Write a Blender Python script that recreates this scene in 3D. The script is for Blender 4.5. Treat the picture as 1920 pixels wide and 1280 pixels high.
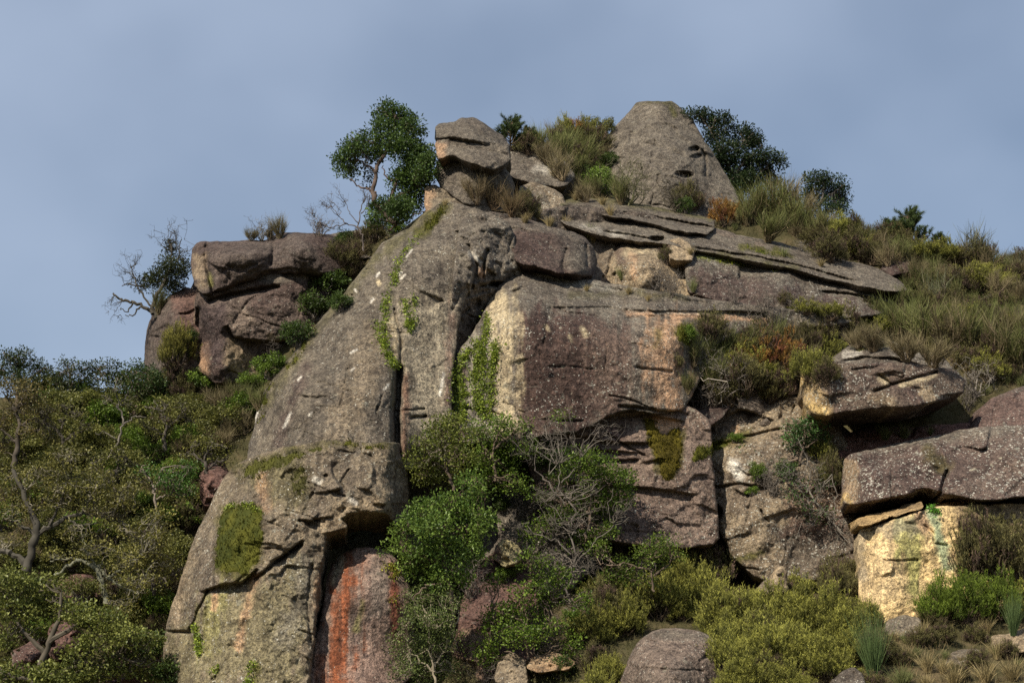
import bpy, math, random
import numpy as np

for _o in list(bpy.data.objects):
    bpy.data.objects.remove(_o)
SC = bpy.context.scene
COL = SC.collection

# ------------------------------------------------------------------ camera
F = 3740.0                      # focal length in photograph pixels (1920 wide)
PITCH = math.radians(14.0)
CAM = np.array([0.0, 0.0, 1.6])
cam_d = bpy.data.cameras.new('camera')
cam_d.sensor_width = 36.0
cam_d.lens = 36.0 * F / 1920.0
cam_d.clip_start = 0.5
cam_d.clip_end = 20000
cam_o = bpy.data.objects.new('camera', cam_d)
cam_o.location = CAM
cam_o.rotation_euler = (math.pi / 2 + PITCH, 0, 0)
COL.objects.link(cam_o)
SC.camera = cam_o

# ------------------------------------------------------------------ light
SUN_EL = math.radians(44)
SUN_AZ = math.radians(37)       # to the left of straight behind the camera
sdir = np.array([-math.sin(SUN_AZ) * math.cos(SUN_EL), -math.cos(SUN_AZ) * math.cos(SUN_EL), math.sin(SUN_EL)])
sun_d = bpy.data.lights.new('sun', 'SUN')
sun_d.energy = 5.0
sun_d.angle = math.radians(0.55)
sun_d.color = (1.0, 0.91, 0.77)
sun_o = bpy.data.objects.new('sun', sun_d)
sun_o.rotation_euler = (math.pi / 2 - SUN_EL, 0, math.atan2(sdir[0], -sdir[1]))
COL.objects.link(sun_o)

world = bpy.data.worlds.new('World')
SC.world = world
world.use_nodes = True
_wt = world.node_tree
_wt.nodes.clear()
def _wn(t, **k):
    n = _wt.nodes.new(t)
    for a, b in k.items():
        setattr(n, a, b)
    return n
w_out = _wn('ShaderNodeOutputWorld')
w_bg = _wn('ShaderNodeBackground')
w_sky = _wn('ShaderNodeTexSky', sky_type='NISHITA')
w_sky.sun_disc = False
w_sky.sun_elevation = SUN_EL
w_sky.sun_rotation = math.atan2(sdir[0], sdir[1])
w_sky.air_density = 1.0
w_sky.dust_density = 1.0
w_sky.ozone_density = 1.0
w_bg.inputs['Strength'].default_value = 0.064
# thin high cloud veil over the whole sky
w_tc = _wn('ShaderNodeTexCoord')
w_map = _wn('ShaderNodeMapping')
w_map.inputs['Scale'].default_value = (2.0, 2.0, 2.6)
w_map.inputs['Rotation'].default_value = (0.3, 0.5, 0.2)
w_noi = _wn('ShaderNodeTexNoise')
w_noi.inputs['Scale'].default_value = 1.6
w_noi.inputs['Detail'].default_value = 4
w_noi.inputs['Roughness'].default_value = 0.42
w_ramp = _wn('ShaderNodeValToRGB')
w_ramp.color_ramp.elements[0].position = 0.38
w_ramp.color_ramp.elements[0].color = (0.25, 0.25, 0.25, 1)
w_ramp.color_ramp.elements[1].position = 0.68
w_ramp.color_ramp.elements[1].color = (0.85, 0.85, 0.85, 1)
w_mix = _wn('ShaderNodeMix', data_type='RGBA')
w_mix.inputs[7].default_value = (6.4, 7.6, 9.7, 1)
L = _wt.links.new
L(w_tc.outputs['Generated'], w_map.inputs['Vector'])
L(w_map.outputs['Vector'], w_noi.inputs['Vector'])
L(w_noi.outputs['Fac'], w_ramp.inputs['Fac'])
L(w_ramp.outputs['Color'], w_mix.inputs[0])
L(w_sky.outputs['Color'], w_mix.inputs[6])
L(w_mix.outputs[2], w_bg.inputs['Color'])
L(w_bg.outputs['Background'], w_out.inputs['Surface'])

SC.view_settings.view_transform = 'Standard'
SC.view_settings.look = 'None'
SC.view_settings.exposure = 0.42
SC.view_settings.gamma = 1.0
SC.render.engine = 'CYCLES'
SC.cycles.use_denoising = False
SC.cycles.max_bounces = 5
SC.cycles.diffuse_bounces = 3
SC.cycles.glossy_bounces = 2
SC.cycles.transmission_bounces = 3

# ------------------------------------------------------------------ pixel <-> world
_cp, _sp = math.cos(PITCH), math.sin(PITCH)
def at(px, py, Y):
    """World point at world distance Y that the photograph shows at (px, py)."""
    px = np.asarray(px, float); py = np.asarray(py, float); Y = np.asarray(Y, float)
    x = (px - 960.0) / F
    y = (640.0 - py) / F
    dy = _cp - y * _sp
    dz = _sp + y * _cp
    t = Y / dy
    return np.stack([x * t, Y + 0 * t, CAM[2] + dz * t], -1)
def mpp(Y):
    return Y / F * 1.02

# ------------------------------------------------------------------ noise
def _mix(h):
    h ^= h >> np.uint32(15); h *= np.uint32(0x2c1b3c6d); h ^= h >> np.uint32(12); h *= np.uint32(0x297a2d39); h ^= h >> np.uint32(15)
    return h
def vnoise(p):
    f = np.floor(p); i = f.astype(np.int32).astype(np.uint32); w = (p - f).astype(np.float32)
    w = w * w * (3 - 2 * w)
    one = np.uint32(1)
    hx = (i[:, 0] * np.uint32(374761393), (i[:, 0] + one) * np.uint32(374761393))
    hy = (i[:, 1] * np.uint32(668265263), (i[:, 1] + one) * np.uint32(668265263))
    hz = (i[:, 2] * np.uint32(2246822519), (i[:, 2] + one) * np.uint32(2246822519))
    k = np.float32(1.0 / 4294967295.0)
    pl = []
    for a in (0, 1):
        ro = []
        for b in (0, 1):
            c = hx[a] ^ hy[b]
            v0 = _mix(c ^ hz[0]).astype(np.float32) * k; v1 = _mix(c ^ hz[1]).astype(np.float32) * k
            ro.append(v0 + (v1 - v0) * w[:, 2])
        pl.append(ro[0] + (ro[1] - ro[0]) * w[:, 1])
    return ((pl[0] + (pl[1] - pl[0]) * w[:, 0]) * 2 - 1).astype(float)
def fbm(p, octv=4, gain=0.5):
    a, s, r = 1.0, 0.0, 0
    p = p.copy()
    for _ in range(octv):
        r = r + a * vnoise(p); s += a
        a *= gain; p = p * 2.03 + 17.3
    return r / s
def sstep(a, b, x):
    t = np.clip((x - a) / (b - a), 0, 1)
    return t * t * (3 - 2 * t)

# ------------------------------------------------------------------ 2-D helpers
def seg_dist(P, line, closed=False, reach=95.0):
    """distance of points P (n,2) to a polyline and the nearest point on it; points farther than reach count as far"""
    A = np.asarray(line, float)
    B = np.roll(A, -1, 0) if closed else A[1:]
    A = A if closed else A[:-1]
    best = np.full(len(P), 1e4); near = P.copy()
    for g in range(0, len(A), 9):
        a9, b9 = A[g:g + 9], B[g:g + 9]
        lo = np.minimum(a9.min(0), b9.min(0)) - reach; hi = np.maximum(a9.max(0), b9.max(0)) + reach
        ix = np.nonzero((P[:, 0] > lo[0]) & (P[:, 0] < hi[0]) & (P[:, 1] > lo[1]) & (P[:, 1] < hi[1]))[0]
        if not len(ix): continue
        px, py = P[ix, 0], P[ix, 1]
        bs = best[ix]; nx_ = near[ix, 0]; ny_ = near[ix, 1]
        for a, b in zip(a9, b9):
            ab = b - a; l2 = max(ab @ ab, 1e-9)
            t = np.clip(((px - a[0]) * ab[0] + (py - a[1]) * ab[1]) / l2, 0, 1)
            qx = a[0] + t * ab[0]; qy = a[1] + t * ab[1]
            d = np.hypot(px - qx, py - qy)
            m = d < bs
            bs = np.where(m, d, bs); nx_ = np.where(m, qx, nx_); ny_ = np.where(m, qy, ny_)
        best[ix] = bs; near[ix, 0] = nx_; near[ix, 1] = ny_
    return best, near
def inside(P, poly):
    poly = np.asarray(poly, float)
    r = np.zeros(len(P), bool)
    x, y = P[:, 0], P[:, 1]
    for a, b in zip(poly, np.roll(poly, -1, 0)):
        c = (a[1] > y) != (b[1] > y)
        with np.errstate(divide='ignore', invalid='ignore'):
            xx = (b[0] - a[0]) * (y - a[1]) / (b[1] - a[1]) + a[0]
        r ^= c & (x < xx)
    return r
def sdist(P, poly):
    d, _ = seg_dist(P, poly, True)
    return np.where(inside(P, poly), d, -d)
def smooth_outline(pts, jit, seed, it=2):
    p = np.asarray(pts, float)
    if it == 0:                           # keep the corners, only take the very point off
        q = np.roll(p, -1, 0)
        p = np.stack([0.88 * p + 0.12 * q, 0.12 * p + 0.88 * q], 1).reshape(-1, 2)
    for _ in range(it):
        q = np.roll(p, -1, 0)
        p = np.stack([0.75 * p + 0.25 * q, 0.25 * p + 0.75 * q], 1).reshape(-1, 2)
    out = []
    for a, b in zip(p, np.roll(p, -1, 0)):
        n = max(1, int(np.hypot(*(b - a)) / 5))
        for k in range(n):
            out.append(a + (b - a) * k / n)
    p = np.array(out)
    s = np.concatenate([p / 26.0, np.full((len(p), 1), seed * 3.7)], 1)
    s2 = s + 91.7
    j = np.stack([fbm(s, 4, 0.6), fbm(s2, 4, 0.6)], 1) * jit * 1.7
    return p + j
def rbf(ctrl, c=40.0):
    C = np.asarray(ctrl, float)
    X, v = C[:, :2], C[:, 2]
    n = len(X)
    if n < 3:
        m = v.mean()
        return lambda P: np.full(len(P), m)
    D = np.sqrt(((X[:, None] - X[None]) ** 2).sum(-1) + c * c)
    A = np.zeros((n + 3, n + 3))
    A[:n, :n] = D; A[:n, n] = 1; A[:n, n + 1:n + 3] = X / 1000; A[n, :n] = 1; A[n + 1:n + 3, :n] = X.T / 1000
    A[:n, :n] += np.eye(n) * 1e-6
    w = np.linalg.lstsq(A, np.concatenate([v, [0, 0, 0]]), rcond=None)[0]
    def f(P):
        r = w[n] + P[:, 0] / 1000 * w[n + 1] + P[:, 1] / 1000 * w[n + 2]
        for k in range(n):
            r = r + w[k] * np.sqrt((P[:, 0] - X[k, 0]) ** 2 + (P[:, 1] - X[k, 1]) ** 2 + c * c)
        return r
    return f

# ------------------------------------------------------------------ meshes
def make_mesh(name, V, faces, mat, colors=None, smooth=False, attrs=None):
    """faces: list of int arrays (n,3) / (n,4)"""
    V = np.asarray(V, np.float32)
    me = bpy.data.meshes.new(name)
    me.vertices.add(len(V))
    me.vertices.foreach_set('co', V.ravel())
    faces = [np.asarray(f, np.int32) for f in faces if len(f)]
    loops = np.concatenate([f.ravel() for f in faces])
    sizes = np.concatenate([np.full(len(f), f.shape[1], np.int32) for f in faces])
    starts = np.concatenate([[0], np.cumsum(sizes)[:-1]]).astype(np.int32)
    me.loops.add(len(loops))
    me.loops.foreach_set('vertex_index', loops)
    me.polygons.add(len(sizes))
    me.polygons.foreach_set('loop_start', starts)
    me.polygons.foreach_set('use_smooth', np.full(len(sizes), smooth))
    if colors is not None:
        a = me.color_attributes.new('col', 'FLOAT_COLOR', 'POINT')
        c = np.ones((len(V), 4), np.float32); c[:, :3] = colors
        a.data.foreach_set('color', c.ravel())
    for k, v in (attrs or {}).items():
        a = me.attributes.new(k, 'FLOAT', 'POINT')
        a.data.foreach_set('value', np.asarray(v, np.float32))
    me.update(calc_edges=True)
    me.validate(clean_customdata=False)
    if mat is not None:
        me.materials.append(mat)
    return me
def link(name, me, parent=None, label=None, cat=None, group=None, kind=None):
    o = bpy.data.objects.new(name, me)
    COL.objects.link(o)
    if parent is not None:
        o.parent = parent
    if label: o['label'] = label
    if cat: o['category'] = cat
    if group: o['group'] = group
    if kind: o['kind'] = kind
    return o
class MB:
    """collects vertices, faces and vertex colours"""
    def __init__(s):
        s.v, s.q, s.t, s.c, s.n = [], [], [], [], 0
    def add(s, V, quads=None, tris=None, col=None):
        V = np.asarray(V, float).reshape(-1, 3)
        s.v.append(V)
        if quads is not None and len(quads): s.q.append(np.asarray(quads) + s.n)
        if tris is not None and len(tris): s.t.append(np.asarray(tris) + s.n)
        c = np.asarray(col, float)
        s.c.append(np.broadcast_to(c, (len(V), 3)) if c.ndim == 1 else c)
        s.n += len(V)
    def mesh(s, name, mat, smooth=False):
        fs = []
        if s.q: fs.append(np.concatenate(s.q))
        if s.t: fs.append(np.concatenate(s.t))
        return make_mesh(name, np.concatenate(s.v), fs, mat, np.concatenate(s.c), smooth)

# ------------------------------------------------------------------ materials
def new_mat(name):
    m = bpy.data.materials.new(name); m.use_nodes = True
    nt = m.node_tree
    return m, nt, nt.nodes, nt.links.new, nt.nodes['Principled BSDF']
def rock_material():
    m, nt, N, K, P = new_mat('weathered_granite')
    a = N.new('ShaderNodeAttribute'); a.attribute_name = 'col'
    li = N.new('ShaderNodeAttribute'); li.attribute_name = 'lich'
    geo = N.new('ShaderNodeNewGeometry')
    def noise(sc, det=4, ro=0.6):
        n = N.new('ShaderNodeTexNoise'); n.inputs['Scale'].default_value = sc
        n.inputs['Detail'].default_value = det; n.inputs['Roughness'].default_value = ro
        K(geo.outputs['Position'], n.inputs['Vector']); return n
    def ramp(src, p0, c0, p1, c1):
        r = N.new('ShaderNodeValToRGB')
        r.color_ramp.elements[0].position = p0; r.color_ramp.elements[0].color = (*c0, 1)
        r.color_ramp.elements[1].position = p1; r.color_ramp.elements[1].color = (*c1, 1)
        K(src, r.inputs['Fac']); return r
    def mul(x, y, fac=1.0, mode='MULTIPLY'):
        k = N.new('ShaderNodeMix'); k.data_type = 'RGBA'; k.blend_type = mode
        if isinstance(fac, float): k.inputs[0].default_value = fac
        else: K(fac, k.inputs[0])
        K(x, k.inputs[6])
        if isinstance(y, tuple): k.inputs[7].default_value = (*y, 1)
        else: K(y, k.inputs[7])
        return k.outputs[2]
    def math_(op, x, y):
        k = N.new('ShaderNodeMath'); k.operation = op
        for i, z in enumerate((x, y)):
            if isinstance(z, (int, float)): k.inputs[i].default_value = z
            else: K(z, k.inputs[i])
        return k.outputs[0]
    grain = noise(13, 3, 0.75)
    g = ramp(grain.outputs['Fac'], 0.32, (0.30, 0.30, 0.32), 0.68, (1.65, 1.6, 1.5))
    c = mul(a.outputs['Color'], g.outputs['Color'])
    mid = noise(4.2, 4, 0.68)
    g2 = ramp(mid.outputs['Fac'], 0.32, (0.56, 0.55, 0.56), 0.68, (1.42, 1.40, 1.34))
    c = mul(c, g2.outputs['Color'])
    # dark crust lichen
    big = noise(1.3, 5, 0.7)
    dk = ramp(big.outputs['Fac'], 0.47, (0, 0, 0), 0.64, (1, 1, 1))
    c = mul(c, (0.42, 0.40, 0.40), math_('MULTIPLY', dk.outputs['Color'], 0.75))
    # pale crust lichen flecks
    vo = N.new('ShaderNodeTexVoronoi'); vo.inputs['Scale'].default_value = 14.5
    vo.inputs['Randomness'].default_value = 1.0
    wob = N.new('ShaderNodeVectorMath'); wob.operation = 'MULTIPLY_ADD'
    wn = noise(14, 2, 0.5)
    K(wn.outputs['Color'], wob.inputs[0]); wob.inputs[1].default_value = (0.09, 0.09, 0.09)
    K(geo.outputs['Position'], wob.inputs[2]); K(wob.outputs[0], vo.inputs['Vector'])
    sep = N.new('ShaderNodeSeparateColor'); K(vo.outputs['Color'], sep.inputs[0])
    size = math_('MULTIPLY', math_('POWER', sep.outputs[0], 4.0), 0.52)
    patch = ramp(noise(0.8, 4, 0.65).outputs['Fac'], 0.38, (0.45,) * 3, 0.66, (1.4,) * 3)
    size = math_('MULTIPLY', size, math_('MULTIPLY', patch.outputs['Color'], li.outputs['Fac']))
    fl = math_('GREATER_THAN', size, vo.outputs['Distance'])
    flc = ramp(sep.outputs[1], 0.2, (0.26, 0.25, 0.20), 0.95, (0.55, 0.53, 0.45))
    c = mul(c, flc.outputs['Color'], math_('MULTIPLY', fl, 0.8), 'MIX')
    v2 = N.new('ShaderNodeTexVoronoi'); v2.inputs['Scale'].default_value = 2.6
    w2 = N.new('ShaderNodeVectorMath'); w2.operation = 'MULTIPLY_ADD'
    K(mid.outputs['Color'], w2.inputs[0]); w2.inputs[1].default_value = (0.5, 0.5, 0.5); K(geo.outputs['Position'], w2.inputs[2]); K(w2.outputs[0], v2.inputs['Vector'])
    s2_ = N.new('ShaderNodeSeparateColor'); K(v2.outputs['Color'], s2_.inputs[0])
    r2 = math_('GREATER_THAN', math_('MULTIPLY', math_('POWER', s2_.outputs[0], 5.0), 0.34), v2.outputs['Distance'])
    c2_ = ramp(s2_.outputs[1], 0.3, (0.21, 0.21, 0.17), 0.8, (0.36, 0.33, 0.24))
    c = mul(c, c2_.outputs['Color'], math_('MULTIPLY', math_('MULTIPLY', r2, grain.outputs['Fac']), math_('MULTIPLY', li.outputs['Fac'], 0.8)), 'MIX')
    K(c, P.inputs['Base Color'])
    P.inputs['Roughness'].default_value = 0.9
    P.inputs['Specular IOR Level'].default_value = 0.2
    b1 = N.new('ShaderNodeBump'); b1.inputs['Strength'].default_value = 1.0; b1.inputs['Distance'].default_value = 0.16
    K(mid.outputs['Fac'], b1.inputs['Height'])
    b2 = N.new('ShaderNodeBump'); b2.inputs['Strength'].default_value = 1.0; b2.inputs['Distance'].default_value = 0.05
    K(grain.outputs['Fac'], b2.inputs['Height']); K(b1.outputs['Normal'], b2.inputs['Normal'])
    K(b2.outputs['Normal'], P.inputs['Normal'])
    return m
def plant_material(name, trans=0.22, rough=0.5, spec=0.35, vary=0.25):
    m, nt, N, K, P = new_mat(name)
    a = N.new('ShaderNodeAttribute'); a.attribute_name = 'col'
    oi = N.new('ShaderNodeObjectInfo')
    mx = N.new('ShaderNodeMix'); mx.data_type = 'RGBA'; mx.blend_type = 'MULTIPLY'; mx.inputs[0].default_value = 1
    K(a.outputs['Color'], mx.inputs[6]); K(oi.outputs['Color'], mx.inputs[7])
    hs = N.new('ShaderNodeHueSaturation')
    mr = N.new('ShaderNodeMapRange'); mr.inputs['To Min'].default_value = 1.22 * (1 - vary); mr.inputs['To Max'].default_value = 1.22 * (1 + vary)
    K(oi.outputs['Random'], mr.inputs['Value']); K(mr.outputs['Result'], hs.inputs['Value'])
    K(mx.outputs[2], hs.inputs['Color'])
    K(hs.outputs['Color'], P.inputs['Base Color'])
    P.inputs['Roughness'].default_value = rough
    P.inputs['Specular IOR Level'].default_value = spec
    if trans > 0:
        out = N['Material Output']
        t = N.new('ShaderNodeBsdfTranslucent'); K(hs.outputs['Color'], t.inputs['Color'])
        ms = N.new('ShaderNodeMixShader'); ms.inputs[0].default_value = trans
        K(P.outputs[0], ms.inputs[1]); K(t.outputs[0], ms.inputs[2]); K(ms.outputs[0], out.inputs['Surface'])
    return m
def earth_material():
    m, nt, N, K, P = new_mat('dry_hillside_soil')
    n1 = N.new('ShaderNodeTexNoise'); n1.inputs['Scale'].default_value = 0.8; n1.inputs['Detail'].default_value = 8; n1.inputs['Roughness'].default_value = 0.7
    g = N.new('ShaderNodeNewGeometry'); K(g.outputs['Position'], n1.inputs['Vector'])
    r = N.new('ShaderNodeValToRGB')
    e = r.color_ramp.elements
    e[0].position = 0.32; e[0].color = (0.030, 0.030, 0.014, 1)
    e[1].position = 0.70; e[1].color = (0.115, 0.085, 0.050, 1)
    x = e.new(0.5); x.color = (0.062, 0.055, 0.026, 1)
    K(n1.outputs['Fac'], r.inputs['Fac']); K(r.outputs['Color'], P.inputs['Base Color'])
    P.inputs['Roughness'].default_value = 0.95; P.inputs['Specular IOR Level'].default_value = 0.1
    b = N.new('ShaderNodeBump'); b.inputs['Distance'].default_value = 0.15; b.inputs['Strength'].default_value = 1
    K(n1.outputs['Fac'], b.inputs['Height']); K(b.outputs['Normal'], P.inputs['Normal'])
    return m
ROCK = rock_material()
LEAF = plant_material('evergreen_leaf', 0.30, 0.45, 0.28, 0.12)
SHOOT = plant_material('shrub_shoot', 0.20, 0.65, 0.2, 0.16)
BARK = plant_material('rough_bark', 0.0, 0.9, 0.15, 0.1)
MOSS = plant_material('moss_cushion', 0.1, 0.9, 0.1, 0.05)
EARTH = earth_material()

# ------------------------------------------------------------------ depth buffer on the photograph's pixel grid
S = 2                                     # pixels per grid step
GX0, GX1, GY0, GY1 = -300, 2220, -60, 1440
NX, NY = (GX1 - GX0) // S + 1, (GY1 - GY0) // S + 1
ZB = np.full((NY, NX), 1e9)
ZID = np.full((NY, NX), -1)
def surf(px, py):
    i = np.clip(np.round((np.asarray(py) - GY0) / S).astype(int), 0, NY - 1)
    j = np.clip(np.round((np.asarray(px) - GX0) / S).astype(int), 0, NX - 1)
    return ZB[i, j]
def surf_id(px, py):
    i = np.clip(np.round((np.asarray(py) - GY0) / S).astype(int), 0, NY - 1)
    j = np.clip(np.round((np.asarray(px) - GX0) / S).astype(int), 0, NX - 1)
    return ZID[i, j]
ROCKS = []

# colours of the stone itself
GRAN = (0.178, 0.148, 0.108)
GREY = (0.140, 0.124, 0.103)
DARK = (0.085, 0.071, 0.061)
PURP = (0.074, 0.050, 0.046)
TAN = (0.31, 0.245, 0.165)
CREAM = (0.46, 0.39, 0.26)
PEACH = (0.46, 0.29, 0.18)
YELL = (0.55, 0.40, 0.17)
LIME = (0.26, 0.26, 0.09)
RUST = (0.15, 0.040, 0.020)
PINK = (0.16, 0.092, 0.078)
MOSSC = (0.075, 0.075, 0.012)
WHITE = (0.68, 0.66, 0.60)

def streakn(P, sx, sy, seed, o=4):
    return fbm(np.stack([P[:, 0] / sx, P[:, 1] / sy, np.full(len(P), seed * 1.0)], 1), o)

def rock(name, label, outline, depth, col=GRAN, col2=DARK, mix=0.5, R=(0.9, 0.5, 0.25), noise=(0.16, 0.55), fine=0.035,
         cracks=(), steps=(), pits=(), patches=(), lich=0.8, thick=3.5, jit=2.5, cat='rock', streak=0.0, c=40.0, group=None, smooth_it=0, facet=0.7, pit=0.03, joints=None, dip=0.20, top_moss=0.0):
    seed = len(ROCKS) + 1
    poly = smooth_outline(outline, jit, seed, smooth_it)
    x0 = max(GX0, int((poly[:, 0].min() - 2 * S) // S * S)); x1 = min(GX1, int(poly[:, 0].max() + 3 * S))
    y0 = max(GY0, int((poly[:, 1].min() - 2 * S) // S * S)); y1 = min(GY1, int(poly[:, 1].max() + 3 * S))
    x0 -= (x0 - GX0) % S; y0 -= (y0 - GY0) % S
    xs = np.arange(x0, x1 + 1, S); ys = np.arange(y0, y1 + 1, S)
    gx, gy = np.meshgrid(xs, ys)
    P = np.stack([gx.ravel(), gy.ravel()], 1).astype(float)
    ins = inside(P, poly)
    nx, ny = len(xs), len(ys)
    I = ins.reshape(ny, nx)
    cell = I[:-1, :-1] | I[1:, :-1] | I[:-1, 1:] | I[1:, 1:]
    used = np.zeros((ny, nx), bool)
    used[:-1, :-1] |= cell; used[1:, :-1] |= cell; used[:-1, 1:] |= cell; used[1:, 1:] |= cell
    idx = np.full(ny * nx, -1); uu = used.ravel()
    idx[uu] = np.arange(uu.sum())
    P = P[uu]; insu = ins[uu]
    d, near = seg_dist(P, poly, True)
    P0 = P.copy()
    P = np.where(insu[:, None], P, near)
    d = np.where(insu, d, 0.0)
    Y = rbf(depth, c)(P)
    # rounded edges
    vec = P0 - near; ln = np.maximum(np.hypot(vec[:, 0], vec[:, 1]), 1e-6)
    vy = np.where(insu, vec[:, 1], -vec[:, 1]) / ln            # +1: the edge lies above the point
    wt = np.clip(vy, 0, 1) ** 1.2; wb = np.clip(-vy, 0, 1) ** 1.2
    Rr = wt * R[0] + wb * R[2] + (1 - wt - wb).clip(0) * R[1] + 1e-3
    dm = d * mpp(Y)
    Rr = Rr * (0.55 + 0.5 * fbm(np.concatenate([near / 45.0, np.full((len(P), 1), seed * 2.2)], 1), 3))
    u = np.clip(1 - dm / Rr, 0, 1)
    Y = Y + Rr * (1 - np.maximum(1 - u ** 2.5, 0) ** (1 / 2.5))
    # fracture facets: each one a slightly differently tilted plane
    rg = np.random.default_rng(seed * 31)
    ex = poly.max(0) - poly.min(0)
    cell_px = np.clip(0.30 * np.sqrt(ex[0] * ex[1]), 16, 62)
    ns = int(max(5, ex[0] * ex[1] / cell_px ** 2 * 1.5))
    sd_ = poly.min(0) + rg.random((ns, 2)) * ex
    tl = rg.normal(0, 0.16, (ns, 2)) * facet; of = rg.normal(0, 0.07, ns) * facet
    Pq = P + 9 * np.stack([fbm(np.concatenate([P / 40, np.full((len(P), 1), 1.3)], 1), 3), fbm(np.concatenate([P / 40, np.full((len(P), 1), 6.3)], 1), 3)], 1)
    D2 = np.full((2, len(P)), 1e9); O2 = np.zeros((2, len(P)))
    for k in range(ns):
        dv = Pq - sd_[k]
        dk_ = np.hypot(dv[:, 0] * 0.8, dv[:, 1] * 1.15)
        ok_ = np.clip((tl[k, 0] * dv[:, 0] + tl[k, 1] * dv[:, 1]) * 0.0235, -0.28, 0.28) + of[k]
        n0_ = dk_ < D2[0]; n1_ = ~n0_ & (dk_ < D2[1])
        D2[1] = np.where(n0_, D2[0], np.where(n1_, dk_, D2[1])); O2[1] = np.where(n0_, O2[0], np.where(n1_, ok_, O2[1]))
        D2[0] = np.where(n0_, dk_, D2[0]); O2[0] = np.where(n0_, ok_, O2[0])
    bw = 0.5 + 0.5 * sstep(0, 4, D2[1] - D2[0])
    Y = Y + O2[0] * bw + O2[1] * (1 - bw)
    W = at(P[:, 0], P[:, 1], Y)
    q = W * noise[1] + seed * 7.1
    amp = noise[0] * (0.35 + 0.65 * sstep(0, 12, d))
    Y = Y + amp * 1.6 * fbm(q, 4, 0.5)
    rid = 1 - np.abs(fbm(q * 2.1 + 5.5, 4, 0.55)) * 2
    Y = Y - amp * 0.35 * rid
    Y = Y + 0.018 * vnoise(W * 11.0) + fine * 2.2 * fbm(W * 4.0 + seed, 3, 0.65) + 0.045 * fbm(W * 1.7 + seed * 2, 3, 0.6)
    pk = fbm(W * 2.3 + seed * 4, 3, 0.6)
    Y = Y + pit * sstep(0.30, 0.5, pk)          # weathering pits
    wob = np.stack([fbm(np.concatenate([P / 30, np.full((len(P), 1), 3.3)], 1), 3), fbm(np.concatenate([P / 30, np.full((len(P), 1), 8.3)], 1), 3)], 1)
    Pw = P + wob * 5
    for cr in cracks:
        line, w, dep = cr[:3]
        dd, _ = seg_dist(P + wob * 4, line)
        Y = Y + dep * np.exp(-(dd / w) ** 2)
    # long natural joints
    nj = int(ex[0] * ex[1] / 9000) if joints is None else joints
    for _ in range(nj):
        a0 = poly.min(0) + rg.random(2) * ex
        if rg.random() < 0.68: dj = np.array([1.0, dip + rg.normal(0, 0.12)])
        else: dj = np.array([-0.22 + rg.normal(0, 0.15), 1.0])
        lj = rg.uniform(25, 95)
        pj = a0 + dj * lj * np.linspace(0, 1, 6)[:, None] + np.cumsum(rg.normal(0, 1, (6, 2)), 0) * 1.8
        dd, nr = seg_dist(P + wob * 3, pj)
        Y = Y + rg.uniform(0.05, 0.2) * np.exp(-(dd / rg.uniform(1.3, 2.0)) ** 2)
    for st in steps:                       # (line, amount, soft px, reach px, mode)
        line, a_, w, reach = st[:4]
        mode = st[4] if len(st) > 4 else 'D'
        ln_ = np.asarray(line, float)
        k = 0 if mode in 'DU' else 1
        o_ = np.argsort(ln_[:, k]); ln_ = ln_[o_]
        Ps = P + wob * 2.2
        pos = np.interp(Ps[:, k], ln_[:, k], ln_[:, 1 - k])
        s_ = Ps[:, 1 - k] - pos
        if mode in 'UL': s_ = -s_
        ends = sstep(ln_[0, k] - 14, ln_[0, k] + 14, P[:, k]) * (1 - sstep(ln_[-1, k] - 14, ln_[-1, k] + 14, P[:, k]))
        Y = Y + a_ * ends * sstep(-w, w, s_) * np.exp(-np.clip(s_, 0, None) / reach)
    for (cx, cy, rx, ry, dep) in pits:
        e = np.hypot((Pw[:, 0] - cx) / rx, (Pw[:, 1] - cy) / ry)
        Y = Y + dep * (1 - sstep(0.55, 1.15, e))
    # stone colour: weathering crusts, stains, and shade painted in as a patch
    C = np.tile(np.array(col), (len(P), 1))
    n1 = fbm(W * 0.42 + seed * 3.3, 5, 0.6)
    n2 = streakn(P, 26, 150, seed)
    f = sstep(-0.35, 0.45, n1 * 1.2 + n2 * streak) * mix
    C = C * (1 - f[:, None]) + np.array(col2) * f[:, None]
    LI = np.full(len(P), float(lich))
    nz = fbm(np.concatenate([P / 16, np.full((len(P), 1), seed * 1.7)], 1), 4, 0.6)
    for pt in patches:
        kind, pts, pc, stg, fe = pt[:5]
        if kind == 'poly': s_ = sdist(Pw, pts)
        elif kind == 'line': s_ = pt[5] - seg_dist(Pw, pts)[0]
        elif kind == 'streak':
            s_ = sdist(Pw, pts)
            s_ = s_ + streakn(P, 9, 90, seed + 3) * fe * 2.2
        m_ = sstep(-fe, fe, s_ + nz * fe * 1.8) * stg
        C = C * (1 - m_[:, None]) + np.array(pc) * m_[:, None]
        if pc in (MOSSC, RUST, LIME): LI = LI * (1 - 0.8 * m_)
    if streak > 0:                         # run-off streaks in the crust
        C = C * np.clip(1 + 0.75 * streak * streakn(P, 5.5, 120, seed + 9, 3) * sstep(-0.5, 0.3, n1 + 0.2), 0.35, 1.7)[:, None]
    if top_moss > 0:
        gyv = np.clip(wt * np.exp(-d / 10), 0, 1)
        m_ = sstep(0.25, 0.75, gyv + nz * 0.5) * top_moss
        C = C * (1 - m_[:, None]) + np.array(MOSSC) * 1.2 * m_[:, None]
    V = at(P[:, 0], P[:, 1], Y)
    # depth buffer
    jj = np.round((P0[:, 0] - GX0) / S).astype(int); ii = np.round((P0[:, 1] - GY0) / S).astype(int)
    ok = insu & (ii >= 0) & (ii < NY) & (jj >= 0) & (jj < NX)
    b = ok.copy(); b[ok] = Y[ok] < ZB[ii[ok], jj[ok]]
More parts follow.
